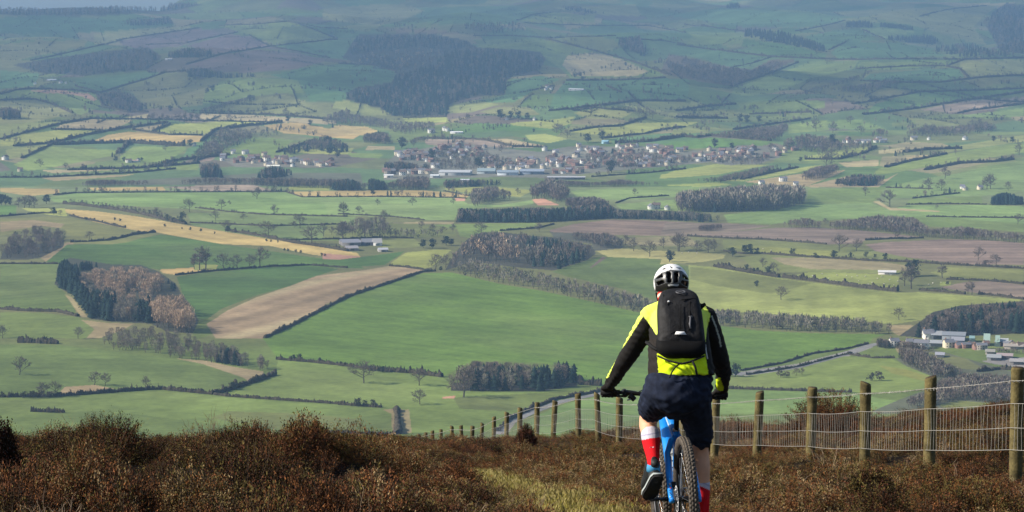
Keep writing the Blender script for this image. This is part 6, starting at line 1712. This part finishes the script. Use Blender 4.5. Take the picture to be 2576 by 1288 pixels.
def helmet():
    c = z4(757, 235, 13.57)
    R3 = np.array((.104, .138, .112))
    n, m = 112, 72
    V = []; th = np.linspace(0, math.radians(122), m); ph = np.linspace(0, 2 * math.pi, n, endpoint=False)
    T, Ph = np.meshgrid(th, ph, indexing='ij')
    D = np.stack([np.sin(T) * np.cos(Ph), np.sin(T) * np.sin(Ph), np.cos(T)], -1)
    tilt = Matrix.Rotation(R(-9), 3, 'X') @ Matrix.Rotation(R(4), 3, 'Y')
    W = (D * R3) @ np.array(tilt).T + np.array(c)
    u, v = project(W[..., 0], W[..., 1], W[..., 2])
    X = (u / .92 - 1740) * 8.05; Y = (v / .92 - 700) * 8.05      # helmet close-up coordinates
    back = D[..., 1] < .15
    vent = np.zeros(X.shape, bool)
    for P in ([(545, 300), (610, 240), (695, 270), (640, 292)], [(750, 208), (812, 232), (806, 272), (765, 262)], [(885, 250), (965, 252), (1040, 305), (950, 292)],
              [(660, 345), (752, 330), (768, 590), (690, 590)], [(848, 335), (935, 350), (920, 590), (822, 598)],
              [(392, 500), (470, 430), (560, 375), (578, 460), (480, 495)], [(432, 570), (590, 525), (625, 590), (500, 640), (450, 650)],
              [(1010, 395), (1100, 450), (1158, 520), (1090, 515), (1020, 480)], [(1000, 535), (1090, 560), (1150, 575), (1130, 680), (1040, 640), (985, 600)]):
        vent |= inside(np.array(P, float), X, Y) & back
    for a in np.arange(6) * 60 + 30:     # vents of the front half
        pa = math.radians(a)
        if math.sin(pa) > 0: vent |= (np.abs(np.angle(np.exp(1j * (Ph - pa)))) < .20) & (T > .45) & (T < 1.25) & (D[..., 1] > .15)
    band = inside(np.array([(415, 690), (390, 505), (470, 425), (560, 365), (760, 298), (1000, 328), (1110, 420), (1165, 520), (1170, 900), (400, 900)], float), X, Y) & back
    C = np.empty(X.shape + (3,), np.float32); C[:] = (.82, .82, .80)
    C[band] = (.062, .064, .064)
    edge = inside(np.array([(745, 320), (790, 320), (800, 600), (765, 600)], float), X, Y) & back; C[edge] = (.17, .17, .17)
    low = (Y > 596) & (X > 430) & back & band; C[low] = (.014, .014, .014)
    refl = (np.abs(X - 812) < 122) & (np.abs(Y - 640) < 19) & back; C[refl] = (.55, .55, .53)
    i = np.arange(m - 1)[:, None] * n + np.arange(n)[None, :]; j = np.arange(m - 1)[:, None] * n + (np.arange(n)[None, :] + 1) % n
    q = np.stack([i, i + n, j + n, j], -1).reshape(-1, 4)
    vf = vent.reshape(-1); keep = vf[q].sum(1) < 2
    rim = (T > math.radians(112)).reshape(-1); sidecut = ((D[..., 1] > .2) & (T > math.radians(98))).reshape(-1)
    keep &= sidecut[q].sum(1) < 2
    o = obj_np("helmet", W.reshape(-1, 3), q[keep], mats=[M_hel], colors=C.reshape(-1, 3), parent=person, smooth=True)
    s = o.modifiers.new("thickness", 'SOLIDIFY'); s.thickness = .014; s.offset = -1
    inner = (D * (R3 - .024)) @ np.array(tilt).T + np.array(c)
    obj_np("helmet_liner", inner.reshape(-1, 3), q[sidecut[q].sum(1) < 2], mats=[M_helin], parent=o, smooth=True)
    for sx in (-1, 1):
        tube("chin_strap", [Vector(c) + Vector((sx * .088, -.01, -.06)), Vector(c) + Vector((sx * .075, .03, -.11)), Vector(c) + Vector((sx * .02, .06, -.15))], (.006), M_strap, o, 5)
    return o
helmet()

# gloved hands round the grips --------------------------------------------------
BL, BR = z4(196, 1200, 13.80), z4(1196, 1222, 13.80)      # middle of each grip
bar_dir = (BR - BL).normalized()
def hand(wrist, grip, inward):
    """Palm, four unequal fingers closed over the grip and a thumb under it from the inner side."""
    ax = bar_dir * inward; up = Vector((0, 0, 1)); fw = Vector((0, 1, -.12)).normalized()
    root = fuse("glove", [([wrist - fw * .01, wrist.lerp(grip + up * .022 - fw * .02, .5), grip + up * .026 - fw * .012, grip + up * .026 + fw * .022], [.030, (.036, .024), (.043, .019), (.041, .013)])] +
        [([grip + up * .028 + ax * o + fw * .018, grip + up * .018 + ax * o + fw * (.040 + l), grip - up * .012 + ax * o + fw * (.036 + l), grip - up * .026 + ax * o + fw * .012, grip - up * .022 + ax * o - fw * .008],
          [.0105, .0100, .0095, .0088, .0075]) for o, l in ((.030, .004), (.010, .008), (-.010, .005), (-.029, -.003))] +
        [([grip + up * .018 + ax * .034 - fw * .022, grip + up * .002 + ax * .052 - fw * .014, grip - up * .018 + ax * .050 + fw * .004, grip - up * .020 + ax * .044 + fw * .018], [.014, .012, .0105, .0085])],
        .0045, M_glove, person, 2)
    return root
hand(WL, BL, 1); hand(WR, BR, -1)

# backpack -------------------------------------------------------------------
def backpack():
    rows = [(286, 775, 880, .03), (300, 700, 930, .075), (328, 664, 986, .11), (380, 646, 1003, .135), (450, 634, 1022, .155), (520, 632, 1030, .165), (600, 634, 1042, .172), (690, 640, 1050, .176),
            (735, 630, 1056, .168), (790, 622, 1060, .180), (850, 640, 1056, .165), (885, 690, 1000, .13), (904, 755, 925, .09), (912, 800, 890, .05)]
    root = None
    def rings(rows, grow=0.0):
        V, n = [], 40
        for Y, xl, xr, th in rows:
            yb = 13.195 + (912 - Y) / 626 * .17
            a, b = z4(xl, Y, yb - th * .5), z4(xr, Y, yb - th * .5); c = (a + b) / 2; hw = (b - a).length / 2 + grow
            for k in range(n):
                t = 2 * math.pi * k / n; ct, st = math.cos(t), math.sin(t)
                ex = .55
                dx = math.copysign(abs(ct) ** ex, ct) * hw; dy = math.copysign(abs(st) ** ex, st) * (th / 2 + grow)
                V.append((c.x + dx, yb - th / 2 + dy, c.z))
        q = [(i * n + k, i * n + (k + 1) % n, (i + 1) * n + (k + 1) % n, (i + 1) * n + k) for i in range(len(rows) - 1) for k in range(n)]
        for base, fl in ((0, 0), ((len(rows) - 1) * n, 1)):
            V.append(tuple(np.mean(V[base:base + n], 0)))
        t = [(len(V) - 2, (k + 1) % n, k) for k in range(n)] + [(len(V) - 1, (len(rows) - 1) * n + k, (len(rows) - 1) * n + (k + 1) % n) for k in range(n)]
        return np.array(V), q, t
    v, q, t = rings([r for r in rows if r[0] <= 735] + [(800, 634, 1050, .15), (880, 720, 960, .10)])
    # soft folds of the fabric
    v[:, 1] += .007 * np.sin(v[:, 2] * 55 + v[:, 0] * 40) + .004 * np.sin(v[:, 2] * 120 - v[:, 0] * 70)
    root = obj_np("backpack", v, q, t, mats=[M_black], smooth=True)
    ss = root.modifiers.new("soft", 'SUBSURF'); ss.levels = ss.render_levels = 1
    tag(root, "black rucksack on the rider's back with grey oval badge and white reflective strip", "backpack")
    v, q, t = rings([(720, 640, 1052, .12)] + [(r[0], r[1], r[2], r[3] + .012) for r in rows if r[0] >= 735])
    o = obj_np("rain_cover", v, q, t, mats=[M_black2], parent=root, smooth=True)
    def at(X, Y, off=.006):
        th = np.interp(Y, [r[0] for r in rows], [r[3] for r in rows]); xl = np.interp(Y, [r[0] for r in rows], [r[1] for r in rows]); xr = np.interp(Y, [r[0] for r in rows], [r[2] for r in rows])
        yb = 13.195 + (912 - Y) / 626 * .17
        s = min(abs((X - (xl + xr) / 2) / ((xr - xl) / 2)), .98); f = (1 - s ** (1 / .55 * 1.0)) ** .55
        return z4(X, Y, yb - th / 2 - th / 2 * f - off)
    def line(name, pts, r, m): return tube(name, [at(a, b) for a, b in pts], r, m, root, 6)
    A = Acc(); P = [(788, 690), (802, 664), (872, 664), (893, 694)]
    A.add(np.array([tuple(at(a, b, .014)) for a, b in P] + [tuple(at(a, b, .004)) for a, b in P]), [(0, 3, 2, 1), (4, 5, 6, 7), (0, 1, 5, 4), (1, 2, 6, 5), (2, 3, 7, 6), (3, 0, 4, 7)]); A.build("reflective_strip", M_refl, root)
    line("badge", [(840 + 40 * math.cos(t) , 316 + 13 * math.sin(t)) for t in np.linspace(0, 6.283, 17)], .0026, M_grey)
    line("badge", [(815, 320), (835, 314), (860, 320), (875, 316)], .003, M_grey)
    line("zip", [(842, 425), (838, 520), (842, 640)], .0022, M_black2); line("zip", [(848, 384), (970, 376)], .004, M_black2)
    line("seam", [(690, 340), (700, 480), (715, 560), (700, 650)], .003, M_black2); line("seam", [(925, 400), (920, 560), (915, 660)], .003, M_black2)
    line("zip_pull", [(737, 398), (735, 406)], .0075, M_refl); line("zip_pull", [(733, 412), (724, 432)], .003, M_strap)
    line("compression_strap", [(926, 540), (922, 600), (926, 640)], .006, M_grey); line("compression_strap", [(915, 534), (945, 532)], .004, M_grey)
    line("seam", [(660, 740), (730, 700), (790, 660)], .004, M_strap)
    tube("strap", [z4(1000, 470, 13.28), z4(1030, 440, 13.27), z4(1055, 422, 13.26)], [.012, .014, .010], M_strap, root, 6)
    tube("strap", [z4(640, 880, 13.07), z4(740, 925, 13.02), z4(850, 950, 13.01), z4(930, 930, 13.02), z4(1050, 880, 13.07)], .006, M_strap, root, 6)
    tube("strap", [z4(850, 940, 13.018), z4(800, 970, 13.012), z4(765, 1020, 13.008), z4(742, 1075, 13.004)], .0045, M_strap, root, 6)
    tube("strap", [z4(945, 925, 13.02), z4(970, 980, 13.012), z4(985, 1050, 13.006)], .0065, M_strap, root, 6)
    tube("strap", [z4(540, 760, 13.26), z4(590, 800, 13.18), z4(640, 830, 13.12)], .010, M_strap, root, 6)
    tube("strap", [z4(1058, 780, 13.16), z4(1062, 830, 13.13), z4(1078, 905, 13.10)], .004, M_refl, root, 6)
    return root
backpack()
# ------------------------------------------------------------------ the mountain bike
M_blue = mat("blue_frame_paint", (.012, .23, .70), rough=.32, spec=.5, noise=(14, .9, 1.08))
M_lblue = mat("pale_blue_edge", (.40, .55, .80), rough=.35, spec=.5)
M_navy = mat("navy_lettering", (.012, .03, .10), rough=.4)
M_tyre = mat("dusty_tyre_rubber", (.055, .046, .038), rough=.9, noise=[(40, .5, 1.6, 5)], bump=(120, .4, .003))
M_knob = mat("worn_tread_blocks", (.105, .088, .070), rough=.9, noise=(50, .6, 1.4))
M_metal = mat("dark_anodised_metal", (.02, .02, .022), rough=.4, metal=.6)
M_steel = mat("bare_steel", (.45, .45, .45), rough=.3, metal=.9)
M_bottle = mat("pale_bottle_plastic", (.42, .45, .43), rough=.4, spec=.5)
M_caliper = mat("red_caliper", (.5, .04, .03), rough=.4)

RA = Vector((1.002, 13.10, -2.795)); FA = Vector((.930, 14.27, -2.955))
fwd = (FA - RA).normalized(); up0 = Vector((-.028, .0, 1.0)); up = (up0 - fwd * up0.dot(fwd)).normalized(); side = fwd.cross(up).normalized()   # side points right
def B(a, b, s=0.0): return RA + fwd * a + up * b + side * s
bike = empty("mountain_bike", B(0, -.365)); bike_inv = Matrix.Translation(-bike.location)
tag(bike, "blue mountain bike with muddy knobbly tyres ridden along the heather path", "bicycle")
def part(o):
    o.parent = bike; o.matrix_parent_inverse = bike_inv; return o
def bt(name, pts, r, m, parent=None, n=12):
    o = tube(name, pts, r, m, None, n)
    if parent is None: part(o)
    else: o.parent = parent
    return o

def wheel(c, R_=.365, tr=.0275):
    root = None
    A = Acc(); N = 96
    def ring(Rm, r, m_, n=14, sq=1.0):
        V = []
        for i in range(N):
            t = 2 * math.pi * i / N; d = fwd * math.cos(t) + up * math.sin(t)
            for k in range(n):
                a = 2 * math.pi * k / n
                V.append(tuple(c + d * (Rm + r * math.cos(a)) + side * (r * sq * math.sin(a))))
        q = [(i * n + k, i * n + (k + 1) % n, ((i + 1) % N) * n + (k + 1) % n, ((i + 1) % N) * n + k) for i in range(N) for k in range(n)]
        return np.array(V), q
    v, q = ring(R_ - tr - .003, tr, None); tyre = part(obj_np("tyre", v, q, mats=[M_tyre], smooth=True))
    K = Acc()
    for i in range(84):
        for (off, w, ph, hh) in ((-.019, .007, .5, -.006), (-.0085, .0055, 0, 0), (.0085, .0055, 0.25, 0), (.019, .007, .75, -.006)):
            t = 2 * math.pi * (i + ph) / 84; d = fwd * math.cos(t) + up * math.sin(t); g = fwd * -math.sin(t) + up * math.cos(t)
            base = c + d * (R_ - .007 + hh) + side * off
            V = [tuple(base + g * (a * .0085) + side * (b * w) + d * e) for e in (-.006, .0055) for a, b in ((-1, -1), (1, -1), (1, 1), (-1, 1))]
            K.add(np.array(V), [(0, 1, 5, 4), (1, 2, 6, 5), (2, 3, 7, 6), (3, 0, 4, 7), (4, 5, 6, 7)])
    kn = K.build("tread", M_knob); kn.parent = tyre
    v, q = ring(R_ - 2 * tr - .008, .012, None, 8, 1.15); part(obj_np("rim", v, q, mats=[M_metal], smooth=True))
    Sp = Acc()
    for i in range(28):
        t = 2 * math.pi * i / 28; t2 = t + (.5 if i % 4 < 2 else -.5)
        d = fwd * math.cos(t) + up * math.sin(t); d2 = fwd * math.cos(t2) + up * math.sin(t2)
        v, q, tt = tube_np([c + d2 * .026 + side * (.026 if i % 2 else -.026), c + d * (R_ - 2 * tr - .012)], .0013, 4, False); Sp.add(v, q, tt)
    part(Sp.build("spokes", M_steel))
    bt("hub", [c - side * .058, c - side * .03, c + side * .03, c + side * .058], [.022, .016, .016, .022], M_metal)
    D = Acc(); 
    for k in range(40):
        t0, t1 = 2 * math.pi * k / 40, 2 * math.pi * (k + .8) / 40
        for r0, r1 in ((.066, .080), (.030, .036)):
            V = []
            for t, r in ((t0, r0), (t1, r0), (t1, r1), (t0, r1)):
                d = fwd * math.cos(t) + up * math.sin(t); V.append(tuple(c + d * r - side * .052))
            for p in list(V): V.append(tuple(Vector(p) - side * .002))
            D.add(np.array(V), [(0, 1, 2, 3), (7, 6, 5, 4), (0, 4, 5, 1), (2, 6, 7, 3), (1, 5, 6, 2), (3, 7, 4, 0)])
    for k in range(6):
        t = k * 1.047; d = fwd * math.cos(t) + up * math.sin(t); d2 = fwd * math.cos(t + .3) + up * math.sin(t + .3)
        v, q, tt = tube_np([c + d * .03 - side * .053, c + d2 * .07 - side * .053], .003, 4); D.add(v, q, tt)
    part(D.build("brake_disc", M_steel))
wheel(RA); wheel(FA)

BB, ST, HTB, HTT = B(.435, -.030), B(.300, .352), B(.870, .470), B(.835, .575)
bt("down_tube", [HTB - up * .01, (HTB + BB) / 2 + up * .012, BB], [(.034, .030), (.037, .031), (.036, .034)], M_blue, n=14)
bt("top_tube", [HTT - up * .02, B(.60, .465), ST], [(.030, .024), (.026, .021), (.022, .020)], M_blue, n=14)
for s in (-1, 1): bt("frame_edge", [HTT - up * .015 + side * s * .030, B(.60, .468, s * .027), ST + side * s * .022], .0055, M_lblue, n=6)
bt("head_tube", [HTB - up * .015, HTT + up * .015], [.030, .028], M_blue, n=14)
bt("seat_tube", [BB, ST + up * .03], [.022, .019], M_blue)
bt("seat_post", [ST + up * .02, B(.235, .545)], .0155, M_metal)
bt("seat_clamp", [ST + up * .025, ST + up * .045], .021, M_steel)
sad = fuse("saddle", [([B(.10, .592), B(.16, .590), B(.26, .580), B(.37, .575)], [(.068, .018), (.072, .022), (.040, .020), (.018, .014)])], .008, M_metal, None, 4)
part(sad)
for s in (-1, 1): bt("saddle_rail", [B(.14, .572, s * .022), B(.20, .550, s * .020), B(.29, .556, s * .018)], .0038, M_steel, n=6)
for s in (-1, 1):
    stay = bt("seat_stay", [ST - up * .01 + side * s * .012, B(.285, .325, s * .034), B(.235, .255, s * .066), B(.15, .14, s * .076), B(.035, .015, s * .080), B(0, -.012, s * .078)], [.019, .0185, .0175, .0165, .0165, .014], M_blue)
    bt("chain_stay", [BB + side * s * .032, B(.30, -.03, s * .050), B(.12, -.015, s * .068), B(0, 0, s * .076)], [.017, .015, .014, .013], M_blue)
    if s == -1:      # dark lettering running down the stay, too worn to read
        for k, (f0, f1, w) in enumerate(((.10, .17, 0), (.19, .22, 1), (.24, .31, 0), (.33, .35, 1), (.38, .44, 0), (.47, .50, 1))):
            P0, P1 = B(.15, .14, s * .076), B(.02, .005, s * .080)
            a, b = P0.lerp(P1, f0 * 1.9), P0.lerp(P1, f1 * 1.9)
            o = Vector((-.002, -.0168, 0))
            tube("lettering", [a + o + side * (.006 if w else -.004), b + o + side * (-.006 if w else .005)], .0035, M_navy, stay, 5)
        bt("stay_pale_strip", [B(.24, .235, s * .048), B(.15, .13, s * .058), B(.08, .06, s * .060)], .006, M_lblue, n=6)  # thin pale blue strip along the left stay
# fork
bt("crown", [HTB - up * .03 - side * .06, HTB - up * .03 + side * .06], .022, M_metal)
for s in (-1, 1):
    bt("fork_leg", [HTB - up * .03 + side * s * .062, HTB.lerp(FA, .4) + side * s * .064, FA + side * s * .066], [.017, .021, .018], M_metal)
    bt("stanchion", [HTB - up * .04 + side * s * .062, HTB.lerp(FA, .45) + side * s * .0635], .0165, M_steel)
# cockpit
MID = B(.80, .64); MIDB = (BL + BR) / 2
bt("stem", [HTT + up * .02, HTT + up * .035, MIDB + Vector((0, 0, -.012))], [.020, .021, .018], M_metal)
bt("handlebar", [BL - bar_dir * .040, BL + bar_dir * .10, BL.lerp(MIDB, .6) - Vector((0, 0, .006)), MIDB - Vector((0, 0, .012)), BR.lerp(MIDB, .6) - Vector((0, 0, .006)), BR - bar_dir * .10, BR + bar_dir * .035], [.0115, .0115, .013, .0158, .013, .0115, .0115], M_metal)
for g, s in ((BL, 1), (BR, -1)):
    bt("grip", [g - bar_dir * s * .042, g + bar_dir * s * .075], .0165, M_sole)
    bt("lever_clamp", [g + bar_dir * s * .095 + Vector((0, 0, .014)), g + bar_dir * s * .115 + Vector((0, .01, -.020))], [.017, .019], M_metal)
    bt("brake_lever", [g + bar_dir * s * .105 + Vector((0, .018, -.024)), g + bar_dir * s * .07 + Vector((0, .052, -.030)), g + bar_dir * s * .0 + Vector((0, .060, -.036))], [.008, .006, .005], M_metal, n=8)
    bt("brake_reservoir", [g + bar_dir * s * .10 + Vector((0, .015, .004)), g + bar_dir * s * .175 + Vector((0, .022, -.004))], [.014, .011], M_metal)
    bt("shifter", [g + bar_dir * s * .135 + Vector((0, .0, -.014)), g + bar_dir * s * .165 + Vector((0, -.012, -.040))], [.020, .016], M_metal)
    bt("shift_paddle", [g + bar_dir * s * .150 + Vector((0, -.010, -.036)), g + bar_dir * s * .12 + Vector((0, -.026, -.040))], [.006, .005], M_steel, n=6)
    bt("cable", [g + bar_dir * s * .175 + Vector((0, .02, -.006)), g + bar_dir * s * .25 + Vector((0, .10, .02)), MIDB + Vector((-s * .02, .14, -.05)), HTB + Vector((-s * .03, .05, -.03))], .0028, M_strap, n=6)
# drivetrain
cr = (S(1787, 1366, 13.40) - side * .0) - BB
cr = (cr - side * cr.dot(side)).normalized() * .17
for s in (-1, 1):
    e = BB + side * s * .075 + (cr if s < 0 else -cr)
    bt("crank", [BB + side * s * .068, BB + side * s * .072 + (e - BB - side * s * .075) * .5, e], [.016, .012, .013], M_metal)
    pe = e + side * s * .055
    A = Acc()
    for dx in (-.045, -.015, .015, .045):
        v, q, t = tube_np([pe + side * dx - fwd * .045, pe + side * dx + fwd * .045], .006, 6); A.add(v, q, t)
    for df in (-.045, 0, .045):
        v, q, t = tube_np([pe - side * .048 + fwd * df, pe + side * .048 + fwd * df], .0075, 6); A.add(v, q, t)
    for dx in (-.04, 0, .04):
        for df in (-.04, .04):
            v, q, t = tube_np([pe + side * dx + fwd * df - up * .012, pe + side * dx + fwd * df + up * .012], .003, 5); A.add(v, q, t)
    part(A.build("pedal", M_metal))
    bt("pedal_axle", [e, pe + side * s * .05], .006, M_steel, n=8)
def cog(name, c, r, th, off, m, teeth):
    V, q, t = [], [], []
    for i in range(teeth * 2):
        a = math.pi * i / teeth; d = fwd * math.cos(a) + up * math.sin(a); rr = r if i % 2 else r * .95
        V += [tuple(c + d * rr + side * (off - th / 2)), tuple(c + d * rr + side * (off + th / 2)), tuple(c + d * r * .62 + side * (off - th / 2)), tuple(c + d * r * .62 + side * (off + th / 2))]
    n = teeth * 2
    for i in range(n):
        j = (i + 1) % n
        q += [(4*i, 4*j, 4*j+1, 4*i+1), (4*i+2, 4*i+3, 4*j+3, 4*j+2), (4*i, 4*i+2, 4*j+2, 4*j), (4*i+1, 4*j+1, 4*j+3, 4*i+3)]
    return np.array(V), q
A = Acc()
for k, r in enumerate((.088, .074, .061, .050, .040, .031)): A.add(*cog("", RA, r, .003, .030 + .006 * k, None, 20))
part(A.build("cassette", M_steel))
v, q = cog("", BB, .066, .004, .050, None, 32); part(obj_np("chainring", v, q, mats=[M_metal]))
bt("chain", [BB + up * .064 + side * .05, RA + up * .055 + side * .048, RA - fwd * .055 + side * .048, RA - up * .055 + side * .048, RA - up * .10 + fwd * .03 + side * .048, RA - up * .14 + fwd * .0 + side * .048, BB - up * .064 + side * .05], .004, M_steel, n=6)
bt("derailleur", [RA - up * .03 + side * .065, RA - up * .09 + fwd * .01 + side * .066, RA - up * .145 + side * .052], [.014, .018, .010], M_metal)
cal = bt("brake_caliper", [B(.075, .062, -.056), B(.095, .088, -.054)], [.016, .018], M_metal)
tube("caliper_bolt", [B(.070, .085, -.074), B(.072, .085, -.082)], .008, M_steel, cal, 8)
tube("caliper_cap", [B(.062, .062, -.074), B(.062, .062, -.081)], .009, M_caliper, cal, 8)
# bottle in its cage on the down tube
d = (HTB - BB).normalized(); nrm = (up - d * up.dot(d)).normalized(); b0 = BB + d * .13 + nrm * .075
bot = bt("water_bottle", [b0, b0 + d * .02, b0 + d * .10, b0 + d * .115, b0 + d * .13, b0 + d * .165, b0 + d * .18], [.030, .036, .036, .032, .036, .034, .016], M_bottle, n=16)
tube("bottle_cap", [b0 + d * .175, b0 + d * .19, b0 + d * .205, b0 + d * .225], [.030, .028, .013, .011], M_metal, bot, 12)
for k in range(3): bt("bottle_cage", [b0 + d * (.02 + .05 * k) - nrm * .04 + side * .01] + [b0 + d * (.02 + .05 * k) + (side * math.cos(t) + nrm * math.sin(t)) * .040 for t in np.linspace(-.9, 4.0, 12)], .003, M_metal, n=6)
# ------------------------------------------------------------------ labels that single each thing out by what it stands near
MARKS = [("the stubble ridge", 350, 590), ("the striped plough field", 760, 760), ("the mixed copse", 290, 740), ("the domed wood", 80, 610), ("the pale meadow", 480, 505), ("the great green field", 1150, 800),
         ("the long conifer belt", 1240, 545), ("the hilltop wood", 1320, 630), ("the valley farm", 910, 625), ("the quarry", 1370, 510), ("the factory sheds", 1250, 440), ("the bare plantation", 1870, 500),
         ("the wide plough field", 2000, 600), ("the far-right plough field", 2400, 625), ("the stock shed", 2230, 690), ("the sloping right-hand pasture", 1950, 740), ("the village", 2400, 850), ("the village road", 2000, 900),
         ("the square copse", 1290, 950), ("the track corner", 1000, 1050), ("the left foreground fields", 100, 960), ("the copse stream", 450, 880), ("the kinked field corner", 560, 980), ("the scrub slope", 2350, 960),
         ("the sunlit yellow fields", 350, 325), ("the hill farm", 130, 205), ("the purple plough fields", 560, 130), ("the red-topped field", 120, 245), ("the olive hill field", 430, 220), ("the far conifer forest", 1050, 230),
         ("the slanting shelter belt", 1970, 100), ("the hilltop plantations", 2250, 90), ("the far green dingle", 1820, 190), ("the white town houses", 1560, 370), ("the turquoise hall", 1515, 360), ("the town's right end", 1880, 380),
         ("the town's middle", 1350, 400), ("the town's left end", 1000, 400), ("the houses left of town", 680, 400), ("the hill cottages", 500, 365), ("the far left slopes", 60, 400), ("the white row above town", 2150, 355),
         ("the sunny strips", 1950, 430), ("the lone right farm", 2130, 455), ("the farm by the meadows", 2440, 475), ("the far right slopes", 2450, 330), ("the green field above town", 1850, 360), ("the skyline", 400, 20),
         ("the middle hillside", 1500, 200), ("the sunlit strips behind town", 1500, 310), ("the far right hedges", 2300, 250), ("the upper middle hills", 1400, 60), ("the far upper hills", 2000, 30), ("the left meadows", 60, 500)]
ORD = "first second third fourth fifth sixth seventh eighth ninth tenth eleventh twelfth thirteenth fourteenth fifteenth sixteenth seventeenth eighteenth nineteenth twentieth".split()
def name_them():
    mu = np.array([(m[1], m[2]) for m in MARKS], float)
    sets = {}
    for o, ph, u, v in LABELS:
        j = int(np.argmin(np.hypot(mu[:, 0] - u, (mu[:, 1] - v) * 2.2)))
        sets.setdefault((ph, MARKS[j][0]), []).append((u, v, o))
    for (ph, mk), L in sets.items():
        L.sort(key=lambda t: t[0]); n = len(L)
        for i, (u, v, o) in enumerate(L):
            if n == 1: o["label"] = f"{ph} by {mk}"
            elif n == 2: o["label"] = f"{ph} by {mk}, {('left', 'right')[i]} one of two"
            else:
                w = "leftmost" if i == 0 else "rightmost" if i == n - 1 else (ORD[i] + " from left") if i < 20 else f"{ORD[min(n - 1 - i, 19)]} from right"
                o["label"] = f"{ph} by {mk}, {w}"
name_them()
# ------------------------------------------------------------------ the air between here and the far hills
def build_haze():
    v, q = box_np((-4300, -60, -262), (4300, 13200, 215))
    m = bpy.data.materials.new("valley_air"); m.use_nodes = True
    nt = m.node_tree; nt.nodes.remove(nt.nodes["Principled BSDF"])
    p = nt.nodes.new("ShaderNodeVolumePrincipled")
    p.inputs["Color"].default_value = (.37, .62, 1.0, 1)
    p.inputs["Density"].default_value = 0.000078
    p.inputs["Anisotropy"].default_value = 0.0
    nt.links.new(p.outputs[0], nt.nodes["Material Output"].inputs["Volume"])
    o = obj_np("haze", v, q, mats=[m])
    tag(o, kind='stuff')
build_haze()
